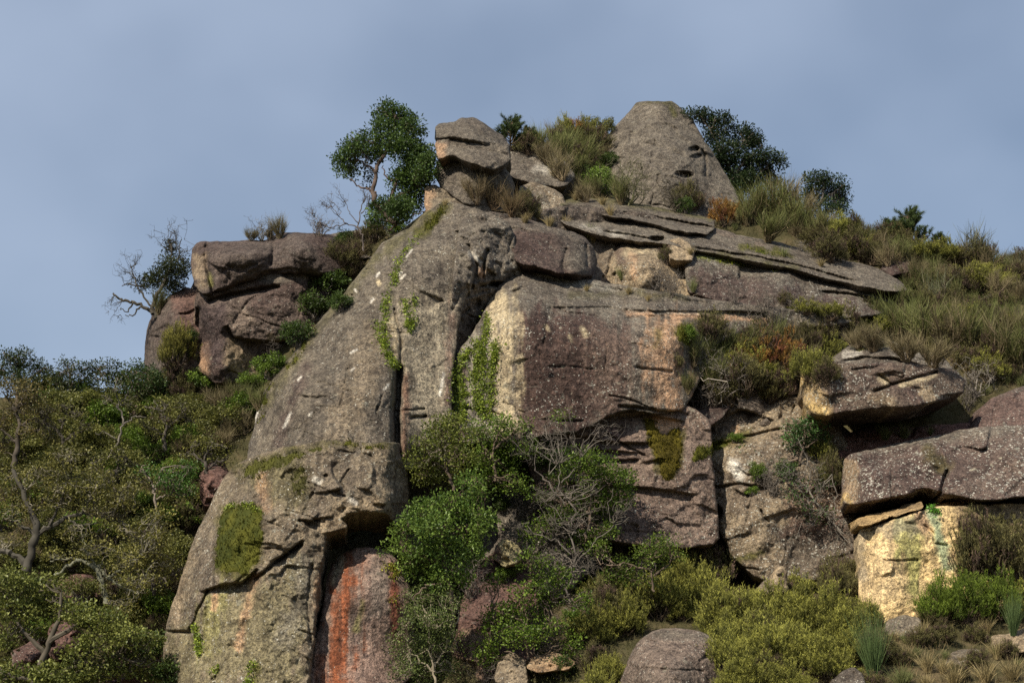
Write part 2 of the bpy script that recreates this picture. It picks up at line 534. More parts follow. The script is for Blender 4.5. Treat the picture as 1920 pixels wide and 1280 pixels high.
    ZB[ii[b], jj[b]] = Y[b]; ZID[ii[b], jj[b]] = seed
    # faces
    ci, cj = np.nonzero(cell)
    v00 = idx[ci * nx + cj]; v01 = idx[ci * nx + cj + 1]; v10 = idx[(ci + 1) * nx + cj]; v11 = idx[(ci + 1) * nx + cj + 1]
    Q = np.stack([v00, v10, v11, v01], 1)
    # side walls running back into the hill
    E = np.concatenate([Q[:, [0, 1]], Q[:, [1, 2]], Q[:, [2, 3]], Q[:, [3, 0]]])
    key = np.sort(E, 1); kk = key[:, 0].astype(np.int64) * len(V) + key[:, 1]
    _, first, cnt = np.unique(kk, return_index=True, return_counts=True)
    Eb = E[first[cnt == 1]]
    bv = np.unique(Eb); mp = np.full(len(V), -1); mp[bv] = np.arange(len(bv))
    cen = V.mean(0)
    n0 = len(V)
    rim = V[bv]
    back = rim + np.array([0, thick, 0]); back[:, 0] += (cen[0] - rim[:, 0]) * 0.10; back[:, 2] += (cen[2] - rim[:, 2]) * 0.10
    mid_ = rim * 0.55 + back * 0.45 + 0.35 * np.stack([fbm(rim * 0.9, 3), 0 * rim[:, 0], fbm(rim * 0.9 + 9, 3)], 1)
    A, B = mp[Eb[:, 0]], mp[Eb[:, 1]]; nb = len(bv)
    W1 = np.stack([n0 + B, n0 + A, n0 + nb + A, n0 + nb + B], 1)
    W2 = np.stack([n0 + nb + B, n0 + nb + A, n0 + 2 * nb + A, n0 + 2 * nb + B], 1)
    Vall = np.concatenate([V, rim, mid_, back])
    Call = np.concatenate([C, C[bv], C[bv], C[bv]])
    LIa = np.concatenate([LI, LI[bv], LI[bv], LI[bv]])
    me = make_mesh(name, Vall, [Q, W1, W2], ROCK, Call, True, {'lich': LIa})
    o = link(name, me, None, label, cat, group)
    ROCKS.append(o)
    return o

def moss(parent, poly, thick=0.07, col=(0.070, 0.070, 0.012), col2=(0.034, 0.040, 0.009), tufts=900, label=None, jit=4):
    """a cushion of moss lying on the stone, with short upright stems"""
    pl = smooth_outline(poly, jit, len(poly) + poly[0][0], 1)
    xs = np.arange((pl[:, 0].min() // S - 1) * S, pl[:, 0].max() + S, S); ys = np.arange((pl[:, 1].min() // S - 1) * S, pl[:, 1].max() + S, S)
    gx, gy = np.meshgrid(xs, ys); P = np.stack([gx.ravel(), gy.ravel()], 1).astype(float)
    sd = (sdist(P, pl) + 15 * fbm(np.concatenate([P / 13, np.full((len(P), 1), 4.4)], 1), 4, 0.65)).reshape(gx.shape)
    cell = (sd[:-1, :-1] > -S) & (sd[1:, 1:] > -S) & (sd[1:, :-1] > -S) & (sd[:-1, 1:] > -S)
    if not cell.any(): return
    Y = surf(P[:, 0], P[:, 1]); e = sstep(-S, 9, sd.ravel())
    W = at(P[:, 0], P[:, 1], Y)
    h = -0.05 + e * (0.05 + thick) * (0.8 + 0.7 * fbm(W * 3.1, 3)) + 0.03 * fbm(W * 9, 2)
    V = W + np.array([0, -1, 0.25]) * h[:, None]
    f = sstep(-0.4, 0.4, fbm(W * 1.6 + 3, 4))[:, None]
    C = np.array(col) * (1 - f) + np.array(col2) * f
    i, j = np.nonzero(cell); n = gx.shape[1]
    Q = np.stack([i * n + j, (i + 1) * n + j, (i + 1) * n + j + 1, i * n + j + 1], 1)
    us = np.unique(Q); mp = np.full(len(V), -1); mp[us] = np.arange(len(us))
    mb = MB(); mb.add(V[us], quads=mp[Q], col=C[us])
    rg = np.random.default_rng(int(poly[0][0] * 7 + poly[0][1]))
    k = rg.choice(len(Q), tufts); base = V[Q[k]].mean(1) + rg.normal(0, 0.03, (tufts, 3))
    dr = np.array([0, -0.7, 0.8]) + rg.normal(0, 0.5, (tufts, 3))
    tip = base + dr * rg.uniform(0.04, 0.10, (tufts, 1)); sd_ = rg.normal(0, 1, (tufts, 3)) * 0.014
    VV = np.stack([base - sd_, base + sd_, tip], 1).reshape(-1, 3)
    cc = np.repeat((np.array(col) * rg.uniform(0.7, 1.5, (tufts, 1))), 3, 0)
    mb.add(VV, tris=np.arange(tufts * 3).reshape(-1, 3), col=cc)
    return link('moss_patch', mb.mesh('moss_patch', MOSS, True), parent, label)
# ------------------------------------------------------------------ the hill under the rocks
HILL = rbf([(-300, 1300, 78), (0, 1300, 77), (250, 1300, 77), (600, 1300, 77), (900, 1300, 73.5), (1100, 1300, 71), (1400, 1290, 69), (1700, 1290, 69), (2200, 1290, 69),
            (-300, 1000, 86), (100, 1000, 85), (400, 1000, 86), (800, 1000, 82), (1100, 1050, 81.5), (1400, 1080, 82.2), (1450, 1150, 77.5), (1480, 1010, 84), (1550, 1060, 82.6), (1700, 1160, 75.6), (1900, 1160, 75.6), (1700, 950, 84), (2200, 1000, 80),
            (-300, 740, 95), (100, 740, 94), (300, 740, 95.5), (500, 760, 92), (800, 800, 86), (1100, 850, 85.5), (1300, 780, 86), (1450, 770, 86), (1700, 830, 84.5), (1900, 800, 84.5),
            (300, 600, 99), (450, 500, 99), (650, 480, 96), (780, 430, 93), (760, 600, 90), (1000, 700, 88), (1400, 640, 89), (1600, 650, 88.3), (1800, 680, 87), (2200, 700, 87),
            (900, 330, 96), (900, 400, 92), (1000, 420, 93.5), (1000, 330, 98), (1100, 260, 103), (1200, 380, 99.5), (1400, 390, 98.5), (1300, 500, 94.5), (1500, 500, 94.5), (1650, 520, 94), (1700, 600, 91), (1900, 560, 93),
            (1500, 400, 98.5), (1700, 470, 97), (1900, 500, 96.5), (2200, 560, 96), (1200, 200, 106), (960, 200, 104)], 60)
SKY_X = [-3000, -400, 0, 150, 270, 330, 380, 450, 640, 740, 800, 850, 950, 1010, 1100, 1160, 1300, 1400, 1500, 1600, 1700, 1800, 1920, 2300, 5000]
SKY_Y = [900, 770, 745, 745, 735, 690, 580, 480, 462, 440, 395, 370, 330, 285, 265, 270, 360, 385, 412, 445, 468, 480, 500, 570, 900]
def build_hill():
    cols = np.concatenate([np.linspace(-2600, -320, 24, endpoint=False), np.arange(-300, 2221, 9), np.linspace(2260, 4600, 24)])
    t = np.concatenate([np.linspace(0, 1, 150)])
    sky = np.interp(cols, SKY_X, SKY_Y)
    PY = sky[None, :] + (1450 - sky[None, :]) * t[:, None]
    PX = np.broadcast_to(cols, PY.shape)
    P = np.stack([PX.ravel(), PY.ravel()], 1)
    Pc = P.copy(); Pc[:, 0] = np.clip(Pc[:, 0], -500, 2420)
    Y = HILL(Pc)
    W = at(P[:, 0], P[:, 1], Y)
    Y = Y + 0.75 * fbm(W * 0.35, 4) + 0.25 * fbm(W * 1.4, 3)
    W = at(P[:, 0], P[:, 1], Y).reshape(len(t), len(cols), 3)
    rows = []
    top = W[0]
    for dy, dz in ((60, -26), (18, -7), (5, -1.2), (1.2, -0.1)):
        rows.append(top + np.array([0, dy, dz]))
    rows += list(W)
    bot = W[-1]
    for f_ in (0.25, 0.55, 0.85, 1.0, 1.4):
        r = bot.copy(); r[:, 1] = bot[:, 1] * (1 - f_); r[:, 2] = bot[:, 2] * max(0, 1 - f_) ** 1.3 - 0.02
        r[:, 0] = bot[:, 0] * (1 + 0.5 * f_)
        rows.append(r)
    G = np.stack(rows); h, w = G.shape[:2]
    i, j = np.meshgrid(np.arange(h - 1), np.arange(w - 1), indexing='ij'); i = i.ravel(); j = j.ravel()
    Q = np.stack([i * w + j, (i + 1) * w + j, (i + 1) * w + j + 1, i * w + j + 1], 1)
    link('hillside', make_mesh('hillside', G.reshape(-1, 3), [Q], EARTH, None, True), kind='structure')
    # its share of the depth buffer
    gx, gy = np.meshgrid(np.arange(NX) * S + GX0, np.arange(NY) * S + GY0)
    Pb = np.stack([gx.ravel(), gy.ravel()], 1).astype(float)
    Yb = HILL(Pb); Wb = at(Pb[:, 0], Pb[:, 1], Yb)
    Yb = Yb + 0.75 * fbm(Wb * 0.35, 4) + 0.25 * fbm(Wb * 1.4, 3)
    m = Pb[:, 1] > np.interp(Pb[:, 0], SKY_X, SKY_Y)
    ZB.ravel()[m] = Yb[m]; ZID.ravel()[m] = 0
build_hill()
_g = [(-4000, -3000, -1.2), (4000, -3000, -1.2), (4000, 6000, -1.2), (-4000, 6000, -1.2)]
link('ground', make_mesh('ground', _g, [np.array([[0, 1, 2, 3]])], EARTH), kind='structure')

rock('crag', 'broken grey-brown rock wall showing in the gaps between the big cliff blocks',
    [(860, 395), (980, 400), (1060, 385), (1200, 395), (1350, 430), (1480, 470), (1640, 515), (1700, 560), (1660, 600), (1620, 650), (1560, 700), (1540, 760), (1560, 780), (1620, 830), (1640, 1000), (1630, 1100), (1480, 1090), (1380, 1050), (1300, 980), (1180, 960), (1120, 1080), (960, 1100), (790, 1060), (740, 1000), (750, 860), (850, 800), (850, 600)],
    [(870, 420, 86.0), (980, 420, 88.2), (1100, 430, 90.8), (1300, 460, 92.2), (1600, 540, 92.4), (870, 600, 84.6), (870, 800, 81.8), (1100, 600, 86), (1100, 800, 82.2), (1300, 600, 87.2), (1300, 780, 83.4), (1450, 600, 87.6), (1400, 680, 84.6), (1350, 740, 82.9), (1500, 700, 85.2), (1450, 640, 86.2), (1560, 660, 87.0), (1560, 800, 84.0), (900, 1000, 80.6), (1150, 940, 81.2), (1350, 900, 82.6), (1550, 950, 82.6), (1600, 1080, 81.6), (1480, 1070, 81.4), (760, 950, 80.8)],
    (0.13, 0.108, 0.09), DARK, 0.6, R=(0.5, 0.4, 0.2), noise=(0.35, 0.5), facet=1.8, thick=2.0, lich=0.80)
# ------------------------------------------------------------------ the rocks, far to near
pyramid = rock('summit_rock', 'tall grey cone of rock standing on the summit, with small weathered hollows',
    [(1070, 410), (1090, 350), (1112, 300), (1132, 262), (1155, 236), (1182, 206), (1194, 193), (1230, 188), (1264, 191), (1281, 206), (1298, 222), (1318, 258), (1345, 300), (1370, 345), (1398, 390), (1400, 420), (1300, 430), (1150, 415)],
    [(1080, 400, 100.6), (1110, 320, 102), (1150, 400, 98.4), (1230, 400, 97.3), (1320, 400, 97.8), (1395, 400, 99.5), (1165, 280, 101.5), (1230, 290, 99.6), (1300, 290, 100.2), (1345, 300, 101.8), (1200, 200, 103.6), (1240, 196, 103), (1275, 205, 104)],
    GREY, (0.112, 0.100, 0.085), 0.7, R=(0.4, 0.5, 0.2), noise=(0.26, 0.5), fine=0.05, facet=1.1,
    cracks=[([(1208, 268), (1245, 278), (1282, 291)], 2.6, 0.16), ([(1317, 282), (1322, 300), (1323, 330)], 2.6, 0.35), ([(1250, 330), (1300, 345), (1340, 352)], 2.2, 0.10)],
    pits=[(1303, 279, 11, 6, 0.55), (1305, 291, 10, 4, 0.4), (1283, 327, 17, 8, 0.8), (1215, 240, 6, 3, 0.15)],
    patches=[('line', [(1195, 195), (1235, 190), (1268, 197)], MOSSC, 0.55, 6, 3), ('line', [(1258, 205), (1262, 212)], MOSSC, 0.7, 4, 6)], lich=0.6)
st4 = rock('boulder', 'small pale wedge of rock under the balanced boulder stack, beside the summit tree',
    [(797, 352), (815, 345), (832, 356), (850, 370), (872, 384), (870, 400), (800, 402), (795, 380)],
    [(800, 390, 88.6), (850, 395, 88.2), (815, 350, 89.6)], GRAN, GREY, 0.5, R=(0.4, 0.3, 0.1), noise=(0.10, 0.8), patches=[('line', [(800, 360), (802, 400)], PEACH, 0.5, 8, 8)], lich=0.40)
st3 = rock('boulder', 'broad grey boulder at the bottom of the balanced stack left of the summit',
    [(820, 300), (845, 291), (868, 298), (905, 303), (945, 310), (958, 330), (965, 370), (950, 400), (900, 405), (868, 380), (845, 366), (824, 346), (815, 330)],
    [(830, 330, 89.70), (890, 390, 88.30), (880, 330, 89.00), (940, 330, 89.50), (950, 390, 89.30), (880, 300, 89.90)], GREY, DARK, 0.5, R=(0.15, 0.5, 0.3), noise=(0.16, 0.7), lich=0.48)
st2 = rock('boulder', 'middle boulder of the balanced stack, pale and orange on its left side',
    [(816, 268), (822, 260), (850, 256), (890, 262), (930, 268), (955, 276), (957, 298), (946, 312), (925, 318), (900, 310), (872, 303), (846, 292), (820, 300)],
    [(825, 285, 89.30), (880, 290, 88.30), (940, 300, 88.80), (880, 265, 89.30), (948, 280, 89.30)], GREY, DARK, 0.5, R=(0.12, 0.4, 0.2), noise=(0.14, 0.8),
    patches=[('line', [(822, 275), (828, 298)], PEACH, 0.5, 8, 9)], cracks=[([(850, 275), (900, 280), (950, 290)], 2.5, 0.12)], lich=0.48)
st1 = rock('boulder', 'rounded cap boulder on top of the balanced stack left of the summit',
    [(815, 240), (822, 232), (852, 228), (864, 220), (892, 221), (916, 234), (940, 253), (957, 271), (952, 281), (925, 276), (895, 268), (870, 262), (848, 256), (820, 262)],
    [(825, 248, 90.2), (880, 255, 89.0), (940, 268, 89.8), (885, 226, 90.8)], (0.12, 0.107, 0.09), DARK, 0.6, R=(0.8, 0.4, 0.2), noise=(0.12, 0.8),
    cracks=[([(858, 228), (852, 250)], 2.5, 0.2)], steps=[([(825, 258), (870, 260), (930, 272)], 0.25, 2, 20)], lich=0.48)
sh1 = rock('ledge_rock', 'grey rock shelf behind the balanced stack, below the summit thicket',
    [(950, 276), (990, 272), (1030, 280), (1060, 300), (1080, 330), (1060, 350), (1000, 345), (955, 330)],
    [(960, 320, 95), (1060, 335, 95.5), (1000, 280, 97.5)], GREY, DARK, 0.5, noise=(0.2, 0.7), lich=0.9, patches=[('line', [(1010, 318), (1045, 325)], WHITE, 0.5, 8, 7)])
sh2 = rock('ledge_rock', 'pale rounded rock shelf right of the boulder stack, above the ledges',
    [(972, 350), (1000, 341), (1030, 350), (1055, 365), (1062, 388), (1050, 410), (1000, 412), (978, 400)],
    [(980, 400, 91.3), (1050, 400, 92), (1010, 350, 93.6)], GREY, TAN, 0.5, R=(0.8, 0.5, 0.3), noise=(0.18, 0.9), lich=1.3, cracks=[([(1020, 355), (1035, 385), (1030, 405)], 2.2, 0.2)])
g4 = rock('ledge_rock', 'uppermost long ledge below the summit cone, undercut and dark beneath',
    [(1046, 384), (1062, 374), (1100, 368), (1150, 372), (1200, 384), (1260, 394), (1310, 404), (1337, 414), (1340, 430), (1325, 440), (1290, 436), (1240, 424), (1200, 414), (1140, 405), (1090, 398), (1050, 392)],
    [(1060, 388, 91.80), (1150, 398, 91.60), (1250, 418, 91.40), (1330, 432, 91.40), (1070, 374, 94.40), (1150, 374, 94.80), (1250, 394, 94.40), (1325, 412, 93.60)],
    GREY, DARK, 0.5, R=(0.5, 0.4, 0.15), noise=(0.12, 0.8), steps=[([(1050, 384), (1090, 388), (1140, 393), (1200, 401), (1260, 411), (1340, 425)], 0.7, 2.0, 60)], lich=0.56, top_moss=0.5)
g3 = rock('ledge_rock', 'second ledge from the summit, long sloping grey slab with mossy undercut lip',
    [(1040, 400), (1062, 391), (1140, 402), (1200, 412), (1250, 423), (1340, 437), (1390, 441), (1450, 452), (1550, 480), (1640, 500), (1690, 525), (1705, 548), (1660, 545), (1600, 532), (1545, 520), (1480, 502), (1400, 488), (1320, 472), (1250, 458), (1180, 450), (1120, 440), (1060, 420)],
    [(1060, 412, 90.40), (1150, 440, 89.70), (1250, 455, 89.50), (1400, 485, 89.70), (1550, 515, 90.10), (1690, 545, 90.50), (1070, 394, 92.40), (1200, 412, 92.70), (1330, 438, 92.50), (1450, 455, 92.90), (1640, 502, 92.90)],
    GREY, DARK, 0.4, R=(0.4, 0.4, 0.15), noise=(0.13, 0.7),
    steps=[([(1130, 432), (1170, 437), (1220, 447), (1250, 450)], 0.5, 2, 30), ([(1300, 462), (1350, 470), (1420, 480), (1500, 497), (1570, 517), (1600, 525)], 0.5, 2, 40)],
    pits=[(1235, 448, 15, 6, 0.8)], cracks=[([(1290, 452), (1350, 460), (1400, 466)], 2, 0.12)],
    patches=[('line', [(1300, 470), (1400, 484), (1500, 503)], MOSSC, 0.6, 6, 3), ('line', [(1390, 462), (1450, 470), (1485, 482)], MOSSC, 0.8, 5, 5), ('line', [(1090, 425), (1200, 444)], WHITE, 0.35, 5, 3)], lich=0.72)
g2 = rock('ledge_rock', 'third ledge from the summit, long dark purple-brown face speckled with white lichen',
    [(1282, 490), (1300, 474), (1340, 476), (1400, 486), (1480, 502), (1560, 522), (1640, 540), (1700, 556), (1690, 580), (1640, 592), (1560, 598), (1480, 590), (1400, 578), (1330, 562), (1288, 548)],
    [(1300, 548, 87.80), (1400, 570, 87.80), (1500, 580, 88.10), (1640, 588, 88.70), (1310, 510, 88.50), (1450, 535, 88.70), (1600, 560, 89.20), (1330, 482, 90.40), (1450, 503, 90.80), (1600, 536, 91.10)],
    GREY, DARK, 0.6, R=(0.4, 0.4, 0.2), noise=(0.16, 0.7),
    steps=[([(1540, 545), (1590, 548), (1640, 560), (1680, 575)], 0.6, 2, 25)],
    patches=[('streak', [(1290, 505), (1400, 520), (1500, 540), (1600, 562), (1640, 590), (1400, 580), (1295, 552)], PURP, 0.8, 10), ('line', [(1310, 482), (1400, 492), (1480, 505)], (0.16, 0.2, 0.02), 0.8, 5, 4)], lich=1.20)
t2 = rock('boulder', 'tan rounded boulder face between dark overhang and purple ledge, with cream lichen arc',
    [(1095, 490), (1110, 445), (1150, 434), (1190, 437), (1240, 448), (1285, 460), (1310, 480), (1312, 550), (1270, 560), (1210, 556), (1150, 545), (1100, 530)],
    [(1125, 515, 89.2), (1150, 500, 88.3), (1200, 535, 87.5), (1260, 540, 88.2), (1130, 460, 90.6), (1200, 455, 90.8), (1210, 490, 88.1), (1280, 490, 89.8)],
    TAN, GRAN, 0.6, R=(0.6, 0.5, 0.2), noise=(0.16, 0.9),
    cracks=[([(1160, 455), (1148, 480), (1140, 520)], 4, 0.45), ([(1195, 462), (1220, 464)], 3, 0.25)],
    patches=[('poly', [(1118, 455), (1155, 450), (1148, 480), (1135, 520), (1115, 515)], DARK, 0.7, 6), ('line', [(1160, 460), (1165, 490)], PURP, 0.7, 6, 9), ('line', [(1175, 475), (1200, 468), (1240, 480)], CREAM, 0.6, 7, 5), ('line', [(1187, 480), (1190, 520)], PEACH, 0.5, 6, 6), ('poly', [(1200, 455), (1290, 470), (1290, 500), (1240, 475)], GREY, 0.8, 8)], lich=0.96)
rock('boulder', 'small pale block wedged between the second and third ledges',
    [(1248, 466), (1256, 449), (1275, 446), (1294, 455), (1304, 474), (1296, 490), (1258, 486)],
    [(1260, 470, 88.90), (1290, 474, 89.10), (1272, 450, 89.90)], TAN, GREY, 0.5, R=(0.3, 0.3, 0.1), noise=(0.1, 1.2), lich=0.80, thick=2)
kk = rock('crag', 'rough dark recessed corner of broken rock between the great slab and the brown block',
    [(868, 400), (920, 398), (960, 420), (975, 490), (985, 520), (950, 545), (930, 580), (905, 620), (880, 660), (845, 680), (845, 600), (850, 500)],
    [(870, 420, 83.70), (930, 420, 83.90), (960, 470, 83.70), (890, 480, 82.00), (950, 515, 83.40), (880, 560, 81.70), (920, 540, 83.10), (860, 640, 80.90), (890, 630, 82.70)],
    GREY, DARK, 0.7, R=(0.3, 0.3, 0.3), noise=(0.40, 0.8), fine=0.07,
    cracks=[([(880, 460), (895, 500), (885, 540)], 3, 0.4), ([(915, 470), (905, 520)], 3, 0.4), ([(900, 535), (940, 530)], 3, 0.4), ([(865, 590), (880, 580)], 3, 0.3)],
    pits=[(930, 532, 14, 6, 0.6), (892, 570, 10, 12, 0.35), (905, 498, 8, 14, 0.3)],
    patches=[('line', [(890, 475), (898, 490)], WHITE, 0.5, 7, 7), ('line', [(902, 505), (904, 522)], PEACH, 0.6, 5, 4), ('poly', [(862, 580), (900, 560), (905, 600), (870, 650), (850, 660)], DARK, 0.7, 10)], lich=0.96)
tt = rock('boulder', 'dark purple overhanging bulge of rock at the top of the great slab',
    [(925, 418), (950, 408), (985, 408), (1020, 420), (1050, 430), (1085, 438), (1108, 456), (1118, 480), (1116, 508), (1108, 520), (1080, 517), (1045, 512), (1010, 500), (985, 497), (965, 490), (948, 465), (930, 445)],
    [(940, 430, 85.20), (980, 470, 83.90), (1050, 490, 83.80), (1095, 500, 84.50), (990, 420, 85.60), (1060, 440, 85.80), (1100, 462, 86.10), (1112, 500, 85.60)],
    DARK, PURP, 0.9, R=(0.8, 0.5, 0.5), smooth_it=1, noise=(0.16, 0.8),
    cracks=[([(1062, 468), (1056, 490), (1058, 512)], 4, 0.35), ([(1100, 460), (1104, 500)], 3, 0.25)],
    patches=[('poly', [(1060, 470), (1100, 465), (1105, 512), (1062, 512)], GREY, 0.8, 8), ('poly', [(925, 412), (985, 408), (1080, 436), (1090, 450), (1000, 428), (940, 430)], GREY, 0.7, 8)], lich=0.72)
rock('boulder', 'small orange wedge of broken rock under the dark overhang',
    [(950, 490), (962, 488), (980, 500), (990, 514), (975, 518), (955, 508)], [(955, 505, 84.50), (985, 512, 84.70), (962, 490, 85.10)], PEACH, TAN, 0.5, R=(0.2, 0.2, 0.1), noise=(0.1, 1.5), thick=2)
bb = rock('rock_block', 'huge square-cut block with dark brown streaked face and pale left edge, mid cliff',
    [(935, 530), (955, 512), (985, 502), (1010, 500), (1060, 514), (1150, 532), (1250, 548), (1330, 560), (1440, 575), (1560, 590), (1600, 602), (1560, 612), (1480, 616), (1400, 622), (1340, 645), (1318, 700), (1300, 740), (1284, 768), (1240, 776), (1185, 766), (1150, 776), (1100, 806), (960, 830), (848, 830), (846, 720), (852, 665), (880, 632), (905, 590), (922, 552)],
    [(848, 660, 79.90), (848, 720, 79.30), (848, 800, 78.20), (885, 640, 79.90), (925, 560, 82.70), (905, 700, 79.10), (905, 800, 78.30), (945, 560, 81.50), (958, 620, 78.80), (958, 700, 78.40), (960, 790, 78.00), (985, 572, 80.10), (1000, 620, 78.80), (1100, 620, 79.30), (1100, 700, 78.80), (1100, 790, 78.40), (1250, 620, 80.70), (1250, 700, 80.10), (1260, 770, 79.80), (1000, 505, 84.70), (1060, 530, 84.20), (1150, 550, 84.40), (1150, 592, 81.20), (1060, 578, 80.70), (1300, 580, 83.70), (1300, 612, 81.90), (1450, 590, 85.50), (1560, 600, 86.70), (1320, 690, 82.90), (1450, 640, 85.50)],
    GREY, DARK, 0.5, R=(0.3, 0.3, 0.3), noise=(0.10, 0.5), c=14, streak=0.6, facet=0.35, pit=0.0, fine=0.03,
    cracks=[([(1195, 688), (1260, 696)], 2.4, 0.2), ([(965, 545), (980, 538)], 3, 0.4), ([(1160, 762), (1200, 766), (1260, 776)], 3, 0.4)],
    steps=[([(1000, 514), (1060, 526), (1150, 540), (1250, 556), (1330, 566)], 0.22, 2.5, 40, 'D'), ([(1030, 576), (1120, 574), (1200, 582), (1300, 584), (1400, 584), (1440, 586)], 0.35, 2.5, 60), ([(1170, 594), (1250, 590), (1330, 594)], 0.2, 2, 60), ([(960, 546), (1040, 552), (1140, 566), (1190, 570)], 0.12, 2.5, 30)],
    patches=[('streak', [(968, 590), (1010, 575), (1100, 590), (1180, 620), (1190, 700), (1180, 765), (1090, 800), (965, 810)], (0.066, 0.042, 0.036), 0.96, 14),
             ('streak', [(1105, 610), (1190, 620), (1200, 700), (1185, 760), (1120, 780)], (0.15, 0.11, 0.09), 0.6, 14),
             ('streak', [(925, 560), (955, 545), (968, 600), (968, 700), (970, 812), (922, 812), (925, 700), (915, 610)], CREAM, 0.75, 14),
             ('streak', [(846, 700), (875, 650), (915, 620), (922, 700), (922, 810), (846, 810)], (0.27, 0.25, 0.21), 0.8, 10),
             ('line', [(868, 690), (872, 760)], PURP, 0.8, 6, 6),
             ('streak', [(1220, 596), (1270, 594), (1282, 700), (1270, 765), (1230, 765), (1212, 700)], PEACH, 0.6, 18),
             ('line', [(1245, 600), (1250, 690), (1258, 765)], (0.50, 0.32, 0.20), 0.8, 8, 6),
             ('line', [(1175, 586), (1220, 590), (1330, 594), (1440, 600)], PEACH, 0.75, 5, 4), ('line', [(1250, 585), (1330, 590)], (0.6, 0.48, 0.36), 0.7, 3, 2),
             ('poly', [(1262, 612), (1300, 605), (1310, 640), (1280, 650)], MOSSC, 0.8, 8), ('poly', [(1225, 615), (1245, 612), (1242, 650), (1228, 650)], MOSSC, 0.6, 8),
             ('line', [(1025, 612), (1027, 618)], CREAM, 0.8, 3, 4), ('line', [(1092, 615), (1100, 630)], CREAM, 0.8, 4, 6), ('line', [(1068, 632), (1072, 640)], CREAM, 0.8, 3, 4),
             ('line', [(985, 508), (1050, 522), (1150, 544)], (0.30, 0.29, 0.25), 0.6, 7, 5), ('line', [(1070, 552), (1180, 552), (1290, 556)], MOSSC, 0.35, 8, 5)], lich=1.0)
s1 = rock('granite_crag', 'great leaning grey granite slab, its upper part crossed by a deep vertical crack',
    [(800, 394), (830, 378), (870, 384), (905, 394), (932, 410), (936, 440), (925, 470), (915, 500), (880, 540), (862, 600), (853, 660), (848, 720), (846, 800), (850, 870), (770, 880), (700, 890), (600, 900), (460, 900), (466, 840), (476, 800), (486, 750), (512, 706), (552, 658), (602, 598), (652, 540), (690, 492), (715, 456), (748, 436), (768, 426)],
    [(480, 860, 78.0), (560, 860, 75.0), (660, 860, 74.0), (735, 860, 74.2), (770, 860, 75.7), (845, 860, 76.5), (490, 760, 80.0), (540, 740, 77.6), (640, 720, 76.2), (735, 720, 76.4), (770, 720, 77.3), (845, 720, 78.2), (600, 610, 81.4), (650, 610, 79.4), (735, 600, 79.0), (800, 600, 79.6), (855, 620, 80.1), (690, 500, 83.4), (760, 480, 82.0), (860, 480, 82.2), (905, 490, 83.0), (780, 425, 85.4), (840, 395, 85.2), (910, 410, 84.6), (930, 440, 84.4), (735, 445, 85.2)],
    (0.150, 0.130, 0.103), (0.108, 0.095, 0.080), 0.8, R=(0.6, 0.4, 0.3), noise=(0.13, 0.42), facet=0.4, pit=0.0, fine=0.03, streak=0.5, c=30,
    cracks=[([(740, 580), (750, 620), (752, 660), (748, 690)], 3, 0.35), ([(748, 690), (746, 740), (744, 800), (742, 880)], 7, 1.5), ([(852, 545), (858, 560), (848, 580)], 2.5, 0.2), ([(772, 786), (800, 781)], 2.4, 0.35), ([(856, 436), (880, 433)], 3, 0.2)],
    steps=[([(756, 858), (775, 842), (800, 836)], 0.7, 2, 40)],
    patches=[('line', [(800, 400), (700, 490), (600, 608), (540, 690), (495, 760)], MOSSC, 0.5, 10, 8), ('line', [(835, 386), (810, 410), (790, 436)], MOSSC, 0.8, 8, 12),
             ('streak', [(750, 560), (850, 560), (846, 800), (755, 860)], (0.30, 0.265, 0.20), 0.75, 18), ('streak', [(756, 700), (766, 700), (770, 860), (752, 860)], RUST, 0.55, 8), ('streak', [(838, 560), (852, 600), (846, 760), (832, 760)], PINK, 0.6, 8),
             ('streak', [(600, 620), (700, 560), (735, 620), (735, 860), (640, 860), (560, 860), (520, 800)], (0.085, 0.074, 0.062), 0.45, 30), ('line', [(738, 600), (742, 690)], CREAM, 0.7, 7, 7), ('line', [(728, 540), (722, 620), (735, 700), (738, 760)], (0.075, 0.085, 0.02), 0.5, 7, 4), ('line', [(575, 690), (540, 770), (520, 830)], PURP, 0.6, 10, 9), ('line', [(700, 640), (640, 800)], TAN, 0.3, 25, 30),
             ('line', [(772, 468), (764, 482)], WHITE, 0.9, 1.2, 1.7), ('line', [(752, 508), (748, 515)], WHITE, 0.9, 1.2, 1.7), ('line', [(758, 514), (751, 522)], WHITE, 0.9, 1.2, 1.7), ('line', [(710, 512), (704, 519)], WHITE, 0.9, 1.2, 1.4), ('line', [(708, 528), (710, 534)], CREAM, 0.9, 2, 4), ('line', [(699, 562), (694, 569)], WHITE, 0.9, 1.2, 1.4), ('line', [(667, 542), (669, 546)], WHITE, 0.8, 1.2, 1.4), ('line', [(893, 446), (897, 450)], WHITE, 0.8, 1.2, 2.2),
             ('line', [(668, 655), (656, 663)], WHITE, 0.9, 1.2, 1.4), ('line', [(728, 722), (720, 732)], WHITE, 0.9, 1.2, 2.2), ('line', [(565, 705), (560, 712)], WHITE, 0.9, 1.2, 1.4), ('line', [(585, 775), (580, 780)], WHITE, 0.8, 1.2, 1.7), ('line', [(545, 775), (530, 800)], WHITE, 0.6, 1.2, 2.2), ('line', [(485, 765), (478, 790)], WHITE, 0.7, 1.2, 2.2), ('line', [(830, 700), (824, 740)], WHITE, 0.6, 1.2, 2.8), ('line', [(665, 690), (660, 696)], WHITE, 0.8, 1.2, 1.1)], lich=0.8)
